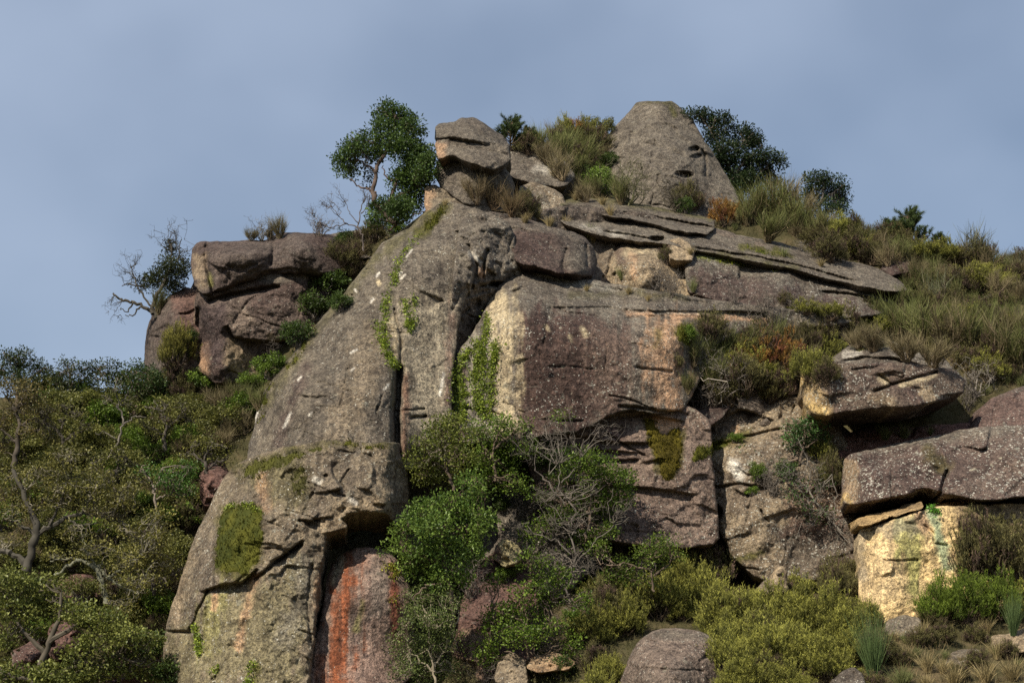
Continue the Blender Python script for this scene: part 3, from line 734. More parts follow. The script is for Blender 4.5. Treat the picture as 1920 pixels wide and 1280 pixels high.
s2 = rock('granite_crag', 'lower buttress of the great slab, lichen-crusted, with a mossy square panel and overhanging roof',
    [(440, 872), (480, 852), (560, 832), (620, 824), (690, 832), (736, 826), (752, 830), (764, 880), (766, 940), (762, 990), (742, 986), (726, 964), (690, 957), (655, 960), (640, 972), (652, 988), (615, 1002), (608, 1030), (598, 1080), (592, 1150), (586, 1220), (576, 1310), (300, 1310), (305, 1250), (308, 1190), (320, 1145), (340, 1080), (355, 1030), (375, 985), (400, 935), (415, 898)],
    [(310, 1290, 75.5), (380, 1290, 72.3), (480, 1290, 70.8), (570, 1290, 70.8), (330, 1130, 76.2), (390, 1120, 73.2), (470, 1110, 71.8), (590, 1110, 72.0), (390, 980, 76.6), (440, 990, 73.6), (520, 980, 72.6), (600, 980, 72.4), (650, 965, 72.6), (725, 950, 73.0), (760, 960, 75.2), (440, 880, 76.8), (500, 870, 75.0), (600, 850, 73.9), (690, 850, 73.7), (733, 850, 73.9), (758, 850, 75.8)],
    GRAN, DARK, 0.55, R=(0.12, 0.35, 0.2), noise=(0.24, 0.6), fine=0.055, streak=0.5, c=18,
    cracks=[([(655, 880), (640, 905), (648, 920)], 2.5, 0.25), ([(480, 1085), (520, 1050), (565, 1020)], 3.5, 0.5), ([(312, 1184), (355, 1186)], 3, 0.5), ([(355, 1180), (378, 1130), (390, 1105)], 3, 0.4), ([(600, 900), (560, 975)], 3, 0.12), ([(585, 1060), (575, 1130), (582, 1200)], 3, 0.2)],
    steps=[([(382, 1106), (420, 1094), (452, 1092), (470, 1076), (480, 1066)], 0.8, 2.5, 90), ([(515, 1052), (540, 1034), (566, 1012)], 0.55, 2.5, 50), ([(610, 1000), (655, 990)], 0.5, 2, 30), ([(575, 982), (598, 962)], 0.3, 3, 30)],
    pits=[(612, 893, 6, 4, 0.3), (710, 948, 10, 5, 0.3)],
    patches=[('line', [(440, 880), (560, 838), (640, 826), (735, 832)], MOSSC, 0.6, 10, 6), ('poly', [(450, 870), (560, 850), (590, 900), (560, 960), (500, 930), (460, 900)], (0.09, 0.09, 0.03), 0.45, 20),
             ('streak', [(395, 1115), (450, 1105), (500, 1080), (560, 1060), (560, 1290), (310, 1290), (330, 1200)], (0.20, 0.18, 0.105), 0.7, 22), ('streak', [(385, 1120), (420, 1110), (400, 1230), (375, 1230)], (0.26, 0.25, 0.10), 0.6, 14),
             ('line', [(478, 1080), (460, 1150), (450, 1210)], PEACH, 0.6, 7, 6), ('line', [(405, 1112), (400, 1140)], PEACH, 0.7, 4, 4), ('line', [(490, 890), (494, 950)], PEACH, 0.45, 8, 8), ('line', [(598, 1080), (590, 1140)], PEACH, 0.5, 6, 5),
             ('poly', [(630, 940), (720, 930), (725, 965), (610, 1010), (600, 980)], TAN, 0.6, 12), ('line', [(530, 1200), (560, 1130), (570, 1060)], (0.12, 0.115, 0.11), 0.5, 16, 14), ('line', [(655, 935), (665, 942)], WHITE, 0.7, 4, 6), ('line', [(590, 897), (600, 905)], WHITE, 0.6, 4, 6),
             ('line', [(345, 1050), (325, 1160)], TAN, 0.5, 10, 14), ('line', [(480, 1250), (470, 1290)], MOSSC, 0.8, 6, 7), ('poly', [(410, 950), (490, 945), (492, 1040), (460, 1090), (400, 1075)], MOSSC, 0.7, 8)], lich=1.0)
s4 = rock('crag', 'smooth rounded rock streaked rusty red, tucked under the overhang of the great slab',
    [(614, 1068), (640, 1036), (680, 1024), (722, 1030), (750, 1052), (775, 1120), (780, 1310), (560, 1310), (586, 1220), (604, 1140)],
    [(600, 1290, 71.6), (660, 1290, 71.1), (745, 1290, 71.8), (618, 1110, 73.0), (670, 1100, 72.5), (740, 1110, 73.0), (640, 1045, 74.0), (690, 1035, 73.7), (770, 1250, 73.2)],
    (0.22, 0.155, 0.13), GREY, 0.5, R=(0.7, 0.5, 0.2), smooth_it=1, noise=(0.08, 0.5), streak=1.0, facet=0.1, pit=0.0, fine=0.02, joints=0,
    patches=[('streak', [(640, 1045), (690, 1035), (670, 1150), (650, 1290), (590, 1300), (610, 1150)], (0.22, 0.10, 0.06), 0.6, 20), ('streak', [(640, 1090), (668, 1060), (660, 1180), (640, 1290), (606, 1290), (622, 1180)], (0.21, 0.066, 0.028), 0.85, 20),
             ('streak', [(690, 1030), (725, 1035), (730, 1150), (690, 1160)], (0.22, 0.18, 0.155), 0.8, 12), ('line', [(680, 1130), (668, 1180)], LIME, 0.6, 6, 5), ('line', [(738, 1060), (742, 1200)], RUST, 0.8, 7, 7), ('line', [(640, 1050), (625, 1090)], (0.3, 0.29, 0.2), 0.6, 6, 6)], lich=0.56)

# left outcrop
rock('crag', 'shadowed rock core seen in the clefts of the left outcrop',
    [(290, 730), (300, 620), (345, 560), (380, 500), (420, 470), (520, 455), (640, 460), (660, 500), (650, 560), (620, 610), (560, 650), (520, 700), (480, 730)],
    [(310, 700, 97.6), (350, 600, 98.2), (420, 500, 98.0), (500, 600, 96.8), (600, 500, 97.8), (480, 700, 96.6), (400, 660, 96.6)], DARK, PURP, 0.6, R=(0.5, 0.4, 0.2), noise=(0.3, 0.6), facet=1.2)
l3 = rock('boulder', 'tall rounded boulder at the left end of the outcrop, against the sky',
    [(270, 690), (272, 650), (276, 610), (286, 582), (312, 560), (335, 545), (345, 537), (372, 545), (392, 570), (395, 620), (390, 700), (350, 730), (300, 730), (278, 715)],
    [(280, 690, 97.4), (285, 610, 97.6), (320, 690, 95.0), (330, 590, 95.4), (345, 545, 97.2), (370, 600, 95.6), (365, 700, 95.0)],
    (0.105, 0.088, 0.076), PURP, 0.55, R=(0.9, 0.7, 0.2), smooth_it=1, noise=(0.18, 0.6), cracks=[([(338, 590), (370, 580)], 2.4, 0.25), ([(285, 632), (300, 634)], 2.5, 0.3)],
    patches=[('streak', [(325, 545), (366, 550), (372, 660), (345, 640)], PINK, 0.6, 10), ('line', [(372, 560), (368, 600)], CREAM, 0.5, 4, 4)], lich=0.40)
l2 = rock('rock_block', 'massive lower block of the left outcrop, purple-brown with a pale scooped underside',
    [(364, 600), (366, 560), (384, 530), (430, 515), (480, 505), (540, 495), (610, 495), (650, 520), (640, 590), (590, 620), (540, 640), (510, 655), (492, 690), (470, 712), (430, 722), (400, 718), (380, 700), (362, 692), (364, 640)],
    [(372, 640, 95.4), (400, 600, 93.5), (440, 580, 93.3), (410, 680, 93.4), (470, 690, 94.0), (500, 560, 93.5), (560, 590, 93.4), (600, 560, 94.2), (480, 530, 94.1), (560, 520, 94.2), (520, 630, 93.4), (400, 550, 94.0)],
    (0.115, 0.090, 0.078), PURP, 0.75, R=(0.1, 0.35, 0.3), noise=(0.24, 0.7),
    cracks=[([(393, 565), (440, 552), (490, 542), (520, 537)], 4.5, 0.7), ([(430, 570), (450, 585), (436, 610)], 3, 0.15), ([(372, 580), (366, 660), (370, 680)], 4, 0.6), ([(455, 580), (470, 560), (500, 545)], 2.5, 0.2)],
    steps=[([(428, 612), (440, 632), (470, 638), (520, 642), (560, 635)], 0.8, 3, 45), ([(375, 655), (400, 650), (425, 645)], -0.15, 8, 80)],
    patches=[('poly', [(426, 630), (450, 640), (478, 672), (480, 700), (440, 705), (420, 680)], TAN, 0.8, 7), ('line', [(385, 650), (380, 690)], PEACH, 0.7, 7, 9), ('poly', [(378, 580), (425, 555), (428, 620), (415, 680), (392, 680), (372, 640)], (0.062, 0.045, 0.046), 0.8, 10),
             ('poly', [(430, 590), (460, 570), (480, 600), (455, 630), (432, 625)], (0.2, 0.16, 0.13), 0.6, 8), ('line', [(500, 520), (590, 516)], GREY, 0.8, 8, 9), ('line', [(505, 635), (520, 640)], TAN, 0.7, 5, 6)], lich=0.64)
l1 = rock('rock_block', 'long rounded capping block of the left outcrop, overhanging with dark shadowed base',
    [(357, 472), (364, 458), (380, 451), (398, 453), (440, 451), (470, 449), (498, 452), (516, 440), (550, 435), (590, 437), (625, 440), (650, 452), (655, 490), (640, 508), (600, 514), (550, 507), (515, 513), (488, 520), (462, 526), (430, 538), (400, 544), (392, 552), (375, 550), (362, 530)],
    [(362, 490, 95.2), (378, 520, 93.9), (395, 460, 94.8), (430, 510, 93.3), (430, 480, 93.2), (480, 505, 93.3), (480, 480, 93.1), (512, 480, 93.9), (560, 490, 93.0), (560, 465, 93.2), (620, 490, 93.9), (440, 456, 94.7), (470, 454, 94.8), (560, 441, 95.0), (640, 470, 95.3)],
    (0.098, 0.080, 0.072), PURP, 0.75, R=(0.9, 0.6, 0.3), smooth_it=1, facet=1.4, noise=(0.22, 0.6),
    cracks=[([(388, 455), (385, 480), (392, 510), (398, 545)], 4, 0.5), ([(513, 450), (514, 470), (508, 495)], 3, 0.3), ([(372, 470), (385, 462)], 2.5, 0.2)],
    steps=[([(480, 515), (500, 508), (540, 502), (600, 507)], 0.3, 3, 40)],
    patches=[('poly', [(358, 480), (385, 480), (392, 545), (370, 545)], TAN, 0.55, 8), ('line', [(395, 515), (395, 540)], LIME, 0.7, 4, 4)], lich=0.48)
rock('ledge_rock', 'thin pale ledge at the foot of the left outcrop', [(415, 716), (440, 710), (480, 702), (500, 706), (480, 722), (420, 726)], [(430, 722, 94.0), (490, 716, 94.0), (460, 706, 94.8)], TAN, GRAN, 0.4, R=(0.3, 0.2, 0.1), noise=(0.08, 1))
rock('ledge_rock', 'low grey rock behind the bare twisted shrub, above the left outcrop', [(600, 470), (615, 440), (650, 432), (700, 428), (740, 432), (760, 450), (720, 480), (640, 490)], [(610, 480, 96.2), (720, 475, 94.2), (680, 432, 98)], GREY, PURP, 0.5, noise=(0.2, 0.7))

# right-hand blocks
c0 = rock('crag', 'stepped brown rock courses under the square-cut block, with orange patches',
    [(985, 800), (1050, 780), (1150, 764), (1190, 760), (1240, 765), (1300, 762), (1335, 790), (1335, 860), (1345, 930), (1350, 1020), (1250, 1030), (1120, 1010), (1030, 960), (990, 880)],
    [(1000, 880, 78.9), (1000, 805, 79.2), (1060, 860, 78.8), (1150, 890, 78.7), (1290, 890, 79.4), (1060, 805, 79.2), (1180, 780, 79.7), (1290, 785, 80.5), (1200, 1010, 78.1), (1340, 1000, 79.2), (1060, 960, 78.4)],
    (0.19, 0.145, 0.12), PURP, 0.6, R=(0.4, 0.4, 0.2), noise=(0.2, 0.7),
    steps=[([(1000, 835), (1100, 842), (1210, 850)], 0.3, 2, 30), ([(1050, 905), (1180, 910), (1300, 925)], 0.4, 2, 40), ([(1150, 780), (1200, 776), (1280, 790)], 0.35, 2.5, 22), ([(1070, 815), (1140, 828), (1220, 832)], 0.5, 2.5, 40), ([(1060, 850), (1130, 862), (1200, 860)], 0.4, 2.5, 40)],
    cracks=[([(1165, 800), (1160, 825)], 2.5, 0.2)],
    patches=[('poly', [(1215, 785), (1265, 785), (1282, 800), (1240, 815), (1222, 812)], (0.52, 0.33, 0.2), 0.9, 5), ('poly', [(1100, 800), (1160, 790), (1165, 822), (1100, 820)], PINK, 0.6, 8), ('line', [(990, 805), (1020, 812)], CREAM, 0.7, 4, 4), ('poly', [(1208, 786), (1222, 786), (1240, 815), (1285, 805), (1284, 850), (1265, 900), (1235, 890), (1215, 830)], MOSSC, 0.7, 5)], lich=0.9)
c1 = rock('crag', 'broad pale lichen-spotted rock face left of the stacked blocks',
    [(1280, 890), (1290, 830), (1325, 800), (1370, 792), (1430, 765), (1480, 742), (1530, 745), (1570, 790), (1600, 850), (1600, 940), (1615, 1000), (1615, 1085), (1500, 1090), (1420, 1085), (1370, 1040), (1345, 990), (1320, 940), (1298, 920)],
    [(1305, 900, 82.10), (1360, 850, 81.40), (1350, 960, 80.70), (1400, 1040, 79.70), (1440, 950, 79.90), (1500, 1050, 79.90), (1590, 1060, 80.10), (1450, 800, 82.30), (1540, 780, 83.10), (1540, 900, 81.30), (1590, 950, 81.30), (1380, 800, 83.10)],
    (0.235, 0.19, 0.132), (0.125, 0.10, 0.08), 0.7, R=(0.7, 0.5, 0.2), noise=(0.28, 0.6),
    cracks=[([(1325, 915), (1390, 908), (1420, 915), (1470, 905)], 3, 0.4), ([(1300, 842), (1340, 836), (1390, 822), (1460, 805)], 3, 0.4), ([(1428, 955), (1440, 975)], 3, 0.4), ([(1420, 920), (1440, 915), (1460, 925)], 3, 0.3)],
    pits=[(1343, 962, 11, 17, 1.3), (1403, 928, 5, 8, 0.4)],
    patches=[('line', [(1300, 850), (1350, 832), (1400, 815)], MOSSC, 0.7, 8, 10), ('line', [(1375, 870), (1385, 890)], WHITE, 0.9, 7, 12), ('poly', [(1440, 980), (1600, 960), (1610, 1080), (1480, 1085)], DARK, 0.75, 15), ('line', [(1380, 780), (1375, 820)], PEACH, 0.5, 8, 8), ('poly', [(1300, 800), (1350, 770), (1380, 790), (1330, 815)], PURP, 0.6, 8), ('line', [(1380, 1050), (1430, 1035)], MOSSC, 0.8, 6, 6), ('poly', [(1480, 900), (1590, 900), (1590, 1000), (1470, 1000)], PINK, 0.5, 15)], lich=1.3)  # DARK poly paints the shadow at lower right into the rock colour
rock('boulder', 'dark purple wedge of rock below the thicket, above the pale rock face',
    [(1285, 778), (1310, 762), (1345, 750), (1370, 758), (1355, 785), (1320, 800), (1295, 800)], [(1300, 790, 81.80), (1350, 780, 82.00), (1340, 755, 83.00)], PURP, DARK, 0.5, R=(0.4, 0.3, 0.2), noise=(0.14, 1))
h2b = rock('boulder', 'smooth dark brown boulder at the right edge, behind the long block',
    [(1815, 830), (1830, 780), (1850, 752), (1880, 735), (1930, 720), (2000, 715), (2000, 840)], [(1840, 800, 82), (1920, 800, 81.2), (1920, 735, 83.5), (1990, 800, 82)], (0.13, 0.09, 0.08), PURP, 0.5, R=(0.8, 0.6, 0.2), smooth_it=1, noise=(0.15, 0.6), patches=[('line', [(1870, 735), (1930, 722)], DARK, 0.7, 7, 9)])
rock('ledge_rock', 'reddish rock floor in the shadowed gap under the lens-shaped boulder', [(1545, 850), (1560, 815), (1640, 800), (1720, 800), (1820, 790), (1850, 810), (1800, 850), (1600, 870)], [(1560, 850, 82.3), (1700, 840, 82.4), (1820, 820, 82.8), (1640, 805, 83.8)], (0.2, 0.11, 0.09), PINK, 0.5, noise=(0.15, 0.8))
h0 = rock('boulder', 'mossy domed boulder resting behind the lens-shaped boulder',
    [(1548, 690), (1562, 668), (1590, 650), (1630, 638), (1672, 640), (1704, 656), (1760, 664), (1790, 690), (1760, 705), (1600, 705)],
    [(1570, 690, 82.4), (1660, 680, 81.4), (1740, 685, 82.2), (1650, 645, 83.6)], GREY, DARK, 0.6, R=(0.9, 0.6, 0.2), noise=(0.2, 0.7), steps=[([(1580, 675), (1620, 668), (1680, 672), (1720, 682)], 0.6, 2.5, 30)],
    patches=[('line', [(1600, 652), (1660, 646)], MOSSC, 0.6, 6, 5), ('line', [(1625, 648), (1640, 648)], CREAM, 0.7, 3, 4), ('line', [(1590, 668), (1610, 662)], WHITE, 0.5, 6, 8)], lich=0.96)
h1 = rock('boulder', 'lens-shaped brown boulder with a diagonal crack, yellow lichen on its left end',
    [(1500, 715), (1503, 695), (1515, 684), (1560, 683), (1600, 681), (1640, 678), (1700, 680), (1750, 684), (1790, 694), (1812, 714), (1808, 736), (1778, 748), (1740, 757), (1690, 764), (1640, 768), (1590, 772), (1550, 780), (1522, 776), (1506, 758), (1502, 735)],
    [(1504, 725, 81.4), (1530, 735, 79.7), (1570, 750, 79.2), (1650, 740, 79.2), (1740, 735, 79.6), (1800, 720, 81), (1540, 690, 80.1), (1640, 686, 80.1), (1740, 692, 80.6)],
    (0.125, 0.098, 0.078), PURP, 0.85, R=(0.35, 0.5, 0.3), noise=(0.15, 0.6),
    cracks=[([(1640, 735), (1680, 721), (1713, 710), (1757, 697)], 2.8, 0.4), ([(1648, 704), (1670, 720)], 2.5, 0.3), ([(1600, 694), (1640, 690), (1660, 684)], 2.5, 0.2)],
    steps=[([(1610, 745), (1660, 730), (1713, 712), (1757, 699)], -0.18, 3, 14), ([(1770, 742), (1812, 735)], 0.6, 3, 30)],
    patches=[('poly', [(1502, 690), (1540, 690), (1545, 740), (1560, 775), (1515, 772), (1503, 740)], (0.42, 0.31, 0.16), 0.8, 9), ('line', [(1520, 760), (1545, 770)], YELL, 0.7, 5, 8), ('line', [(1506, 700), (1506, 720)], YELL, 0.6, 4, 5), ('line', [(1652, 712), (1664, 722)], CREAM, 0.8, 4, 7), ('line', [(1690, 724), (1755, 702)], CREAM, 0.8, 3, 4), ('line', [(1735, 730), (1745, 750)], TAN, 0.8, 6, 12), ('line', [(1640, 742), (1670, 755)], TAN, 0.6, 6, 10), ('poly', [(1560, 700), (1650, 695), (1640, 745), (1560, 745)], PURP, 0.5, 14)], lich=1.28)
h2 = rock('rock_block', 'long dark brown block speckled with lichen, running off the right edge of the picture',
    [(1578, 900), (1582, 862), (1592, 850), (1650, 838), (1720, 822), (1800, 806), (1850, 799), (1930, 796), (2010, 796), (2010, 930), (1930, 930), (1850, 938), (1795, 931), (1775, 926), (1760, 920), (1730, 916), (1690, 930), (1640, 940), (1600, 946), (1580, 944)],
    [(1582, 900, 79.8), (1612, 900, 78.0), (1612, 855, 78.9), (1700, 900, 77.5), (1740, 900, 77.7), (1780, 900, 77.2), (1900, 890, 77.2), (2000, 890, 77.5), (1650, 842, 80), (1750, 818, 80.2), (1900, 800, 80.4), (1740, 850, 78.5), (1900, 840, 78.2)],
    (0.13, 0.10, 0.085), PURP, 0.7, R=(0.6, 0.5, 0.3), noise=(0.15, 0.6), c=20,
    cracks=[([(1764, 924), (1770, 900), (1776, 885)], 4, 0.6), ([(1748, 870), (1772, 892)], 3, 0.15)],
    steps=[([(1715, 918), (1740, 916), (1762, 922)], 0.4, 2, 20)],
    patches=[('poly', [(1580, 860), (1610, 862), (1608, 940), (1580, 940)], (0.32, 0.24, 0.16), 0.8, 6), ('line', [(1585, 930), (1592, 938)], YELL, 0.6, 4, 7), ('line', [(1600, 845), (1720, 825), (1900, 802)], GREY, 0.8, 8, 8), ('line', [(1745, 850), (1775, 880)], MOSSC, 0.5, 10, 12)], lich=1.60)
h3 = rock('ledge_rock', 'thin tawny rock flake wedged under the long dark block',
    [(1606, 974), (1630, 966), (1665, 958), (1700, 946), (1728, 936), (1732, 948), (1700, 960), (1660, 972), (1630, 984), (1610, 986)],
    [(1615, 980, 76.9), (1725, 945, 77.1), (1660, 962, 77.3)], (0.42, 0.30, 0.15), DARK, 0.6, R=(0.2, 0.2, 0.1), noise=(0.22, 1.5), facet=2.5, jit=5, thick=2.5, lich=0.24)
rock('ledge_rock', 'second thin rock flake right of the tawny one, under the long dark block', [(1735, 948), (1760, 942), (1830, 930), (1920, 925), (2000, 925), (2000, 945), (1850, 948), (1760, 956)], [(1750, 950, 78.0), (1980, 936, 78), (1850, 930, 78.6)], (0.30, 0.21, 0.13), DARK, 0.6, R=(0.2, 0.2, 0.1), noise=(0.12, 1.5), thick=2.5, steps=[([(1750, 948), (1850, 938), (1990, 936)], 0.4, 2, 20)])
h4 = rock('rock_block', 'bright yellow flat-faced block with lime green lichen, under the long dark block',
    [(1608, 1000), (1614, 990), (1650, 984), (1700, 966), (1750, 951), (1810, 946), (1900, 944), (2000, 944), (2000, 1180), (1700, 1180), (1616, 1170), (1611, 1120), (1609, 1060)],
    [(1612, 1060, 77.0), (1640, 1060, 75.9), (1640, 1150, 75.5), (1720, 1060, 75.9), (1740, 1150, 75.6), (1650, 992, 76.3), (1750, 960, 76.4), (1850, 1000, 76.6), (1990, 1000, 77), (1900, 1150, 76)],
    (0.66, 0.50, 0.26), (0.50, 0.40, 0.26), 0.5, R=(0.25, 0.25, 0.1), noise=(0.07, 0.6), fine=0.03, streak=0.4, facet=0.4, pit=0.0,
    cracks=[([(1735, 985), (1750, 1000), (1752, 1018), (1775, 1022)], 2.4, 0.2), ([(1630, 1040), (1650, 1045), (1675, 1060)], 2.0, 0.08), ([(1700, 980), (1730, 984)], 2, 0.08)],
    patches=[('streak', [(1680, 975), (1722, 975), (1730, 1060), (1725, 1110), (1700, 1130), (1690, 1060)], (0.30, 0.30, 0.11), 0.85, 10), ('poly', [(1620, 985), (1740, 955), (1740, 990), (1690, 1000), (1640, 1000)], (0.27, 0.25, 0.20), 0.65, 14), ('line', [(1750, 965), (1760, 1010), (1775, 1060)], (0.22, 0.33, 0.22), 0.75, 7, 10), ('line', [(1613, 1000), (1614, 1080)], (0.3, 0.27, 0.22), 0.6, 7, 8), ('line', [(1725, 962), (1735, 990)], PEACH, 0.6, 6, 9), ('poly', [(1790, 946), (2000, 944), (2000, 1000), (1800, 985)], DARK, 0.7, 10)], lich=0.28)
f1 = rock('boulder', 'rounded brown boulder among the heath at the bottom edge of the picture',
    [(1150, 1330), (1165, 1270), (1188, 1212), (1214, 1186), (1255, 1176), (1300, 1180), (1335, 1192), (1352, 1225), (1375, 1330)],
    [(1170, 1300, 69.8), (1250, 1280, 67.4), (1350, 1300, 69), (1260, 1186, 70.2), (1200, 1220, 69.6), (1320, 1200, 69.8)], (0.15, 0.118, 0.10), GREY, 0.4, R=(0.9, 0.7, 0.2), smooth_it=1, noise=(0.15, 0.7), lich=0.80, patches=[('line', [(1215, 1188), (1330, 1190)], GREY, 0.8, 8, 8)])
rock('boulder', 'small pointed tan stone poking out above the yellow-green heath', [(1440, 1110), (1450, 1078), (1458, 1062), (1468, 1060), (1476, 1072), (1478, 1110)], [(1450, 1100, 76), (1475, 1100, 76.2), (1464, 1066, 76.5)], TAN, GRAN, 0.4, R=(0.3, 0.3, 0.1), noise=(0.12, 1.3), thick=2, lich=0.80)
rock('boulder', 'small weathered stone lying left of the pointed tan stone', [(1418, 1105), (1430, 1088), (1445, 1082), (1455, 1095), (1452, 1115), (1420, 1115)], [(1425, 1110, 76.4), (1450, 1110, 76.2), (1440, 1085, 77)], GRAN, DARK, 0.5, R=(0.3, 0.3, 0.1), noise=(0.12, 1.3), thick=2)
rock('boulder', 'low flat grey stone in dry grass, lower right corner', [(1768, 1250), (1772, 1225), (1800, 1217), (1835, 1215), (1848, 1235), (1845, 1255)], [(1780, 1250, 71.2), (1840, 1250, 71.4), (1810, 1218, 72.6)], GRAN, GREY, 0.5, R=(0.5, 0.3, 0.1), noise=(0.1, 1.2), thick=2)
rock('boulder', 'mossy broken stone at the right edge above the dry grass', [(1862, 1215), (1875, 1195), (1905, 1180), (1950, 1170), (1960, 1220), (1900, 1225)], [(1875, 1215, 72.6), (1940, 1215, 72.6), (1910, 1182, 73.6)], TAN, GRAN, 0.5, R=(0.4, 0.3, 0.1), noise=(0.14, 1.2), thick=2, lich=0.96)
rock('boulder', 'grey stone at the foot of the yellow block behind the rush tuft', [(1655, 1190), (1660, 1162), (1690, 1152), (1725, 1158), (1735, 1185), (1710, 1200)], [(1665, 1190, 73.8), (1725, 1190, 73.8), (1695, 1156, 74.6)], GREY, GRAN, 0.5, R=(0.4, 0.3, 0.1), noise=(0.1, 1.2), thick=2, lich=1.04)
rock('boulder', 'small dark speckled stone at the bottom edge below the yellow-green heath', [(1565, 1285), (1575, 1258), (1600, 1250), (1618, 1262), (1625, 1290)], [(1575, 1285, 67.5), (1615, 1285, 67.5), (1595, 1254, 68.3)], DARK, GREY, 0.5, R=(0.4, 0.3, 0.1), noise=(0.14, 1.4), thick=2, lich=1.20)
m1 = rock('crag', 'smooth purple rock slope seen between the leafy bushes, lower centre',
    [(835, 1310), (845, 1230), (860, 1140), (880, 1090), (905, 1050), (940, 1020), (985, 1035), (1010, 1090), (1010, 1180), (990, 1310)],
    [(865, 1280, 75.4), (920, 1250, 74.2), (970, 1280, 74.2), (900, 1110, 77), (950, 1070, 77.6), (970, 1150, 76)], PINK, PURP, 0.7, R=(0.6, 0.5, 0.2), noise=(0.25, 0.6), lich=0.48, patches=[('poly', [(855, 1290), (870, 1180), (905, 1180), (900, 1300)], TAN, 0.5, 14)])
rock('boulder', 'pale lemon pointed stone above the purple rock slope, between bushes', [(925, 1050), (932, 1025), (945, 1010), (965, 1018), (985, 1040), (970, 1058), (945, 1062)], [(930, 1052, 76.7), (970, 1050, 76.5), (948, 1014, 77.2)], (0.33, 0.29, 0.16), GRAN, 0.6, R=(0.2, 0.2, 0.2), noise=(0.2, 1.2), facet=2.2, jit=5, thick=2, patches=[('poly', [(905, 1060), (930, 1020), (942, 1030), (935, 1070)], PINK, 0.8, 5)])
rock('boulder', 'orange-tan stone over a dark hollow at the bottom centre', [(985, 1250), (1000, 1232), (1030, 1222), (1060, 1226), (1078, 1242), (1060, 1256), (1010, 1258)], [(990, 1250, 72.4), (1070, 1248, 72.4), (1030, 1226, 73.2)], (0.30, 0.20, 0.12), TAN, 0.5, R=(0.15, 0.15, 0.1), noise=(0.2, 1.2), facet=2.2, jit=5, thick=2)
rock('boulder', 'grey broken stone left of the orange-tan stone at the bottom centre', [(925, 1275), (935, 1235), (960, 1220), (985, 1235), (990, 1280), (960, 1300)], [(935, 1270, 72.6), (985, 1270, 72.4), (960, 1225, 73.4)], GREY, TAN, 0.5, R=(0.3, 0.3, 0.2), noise=(0.2, 1.2), thick=2)
rock('crag', 'broken grey rock wall half hidden behind the central bushes', [(740, 900), (770, 830), (840, 790), (930, 785), (1060, 790), (1110, 820), (1130, 880), (1110, 960), (1120, 1060), (1060, 1120), (900, 1080), (780, 1060), (735, 1010)], [(760, 1000, 79.50), (780, 850, 81.00), (1100, 1060, 79.00), (1100, 850, 82.10), (870, 950, 80.30), (960, 960, 79.50), (1050, 940, 80.10), (900, 830, 82.10), (1000, 810, 82.30), (960, 880, 80.70)], GREY, DARK, 0.6, R=(0.5, 0.5, 0.3), noise=(0.4, 0.6), lich=0.96, steps=[([(900, 850), (980, 830), (1060, 850)], 0.5, 3, 40), ([(870, 910), (960, 900), (1050, 910)], 0.5, 3, 40)])
# reddish outcrops in the wooded left slope
for lab, ol, Y, cl in [
    ('reddish rock knob beside the left foot of the great slab', [(372, 935), (378, 890), (395, 868), (420, 862), (432, 885), (415, 925), (390, 950)], 84.4, PINK),
    ('purple rock face low in the oak wood, near the bottom left', [(85, 1215), (95, 1170), (130, 1160), (150, 1190), (145, 1240), (95, 1245)], 77.2, PINK),
    ('reddish rock slab low in the oak wood, right of the purple one', [(20, 1260), (25, 1215), (62, 1195), (85, 1220), (80, 1265)], 76.6, PINK),
    ('dark pink rock bed behind the lichened oak boughs, left', [(90, 1130), (110, 1085), (170, 1075), (200, 1100), (190, 1150), (110, 1160)], 80.0, PINK),
    ('rubbly grey-purple rock at the bottom edge, left of the great slab', [(165, 1310), (185, 1240), (240, 1215), (300, 1225), (312, 1310)], 76.2, PINK)]:
    cx = np.mean([p[0] for p in ol]); yb = max(p[1] for p in ol); yt = min(p[1] for p in ol)
    rock('crag', lab, ol, [(cx - 25, yb, Y + 0.4), (cx + 25, yb, Y + 0.4), (cx, (yb + yt) / 2, Y - 0.2), (cx, yt, Y + 1.6)], cl, PURP, 0.6, R=(0.3, 0.25, 0.2), noise=(0.25, 0.9), thick=3, jit=6, facet=2.0)
rock('rock_block', 'smooth grey slope rock at the far right, half hidden in broom', [(1840, 560), (1860, 548), (1890, 562), (1940, 588), (1940, 602), (1890, 585), (1850, 572)], [(1850, 565, 91.2), (1930, 595, 91.2), (1880, 558, 92.4)], DARK, PURP, 0.6, noise=(0.12, 1), thick=2)
rock('boulder', 'dark knob of rock half buried in broom below the right skyline', [(1650, 505), (1660, 485), (1685, 477), (1705, 490), (1705, 510), (1670, 518)], [(1660, 510, 93), (1700, 508, 93), (1680, 480, 94)], PURP, DARK, 0.5, noise=(0.14, 1), thick=2)

moss(s2, [(412, 950), (450, 942), (490, 948), (494, 1000), (488, 1050), (462, 1084), (430, 1078), (400, 1070), (404, 1010)], 0.10, tufts=2500, label='thick square panel of olive moss')
moss(s1, [(838, 384), (822, 388), (806, 408), (788, 436), (796, 440), (815, 424), (832, 404)], 0.09, tufts=900)
moss(c0, [(1210, 786), (1222, 784), (1236, 812), (1250, 812), (1280, 800), (1286, 840), (1276, 880), (1262, 904), (1240, 895), (1222, 850), (1212, 820)], 0.13, (0.085, 0.070, 0.010), (0.05, 0.04, 0.008), 2200, 'brown-green hanging moss curtain')
moss(bb, [(1264, 614), (1285, 606), (1304, 612), (1306, 640), (1288, 650), (1272, 642)], 0.10, tufts=600)
moss(c1, [(1300, 842), (1330, 832), (1360, 826), (1380, 818), (1384, 830), (1350, 845), (1310, 868), (1298, 862)], 0.10, tufts=900)

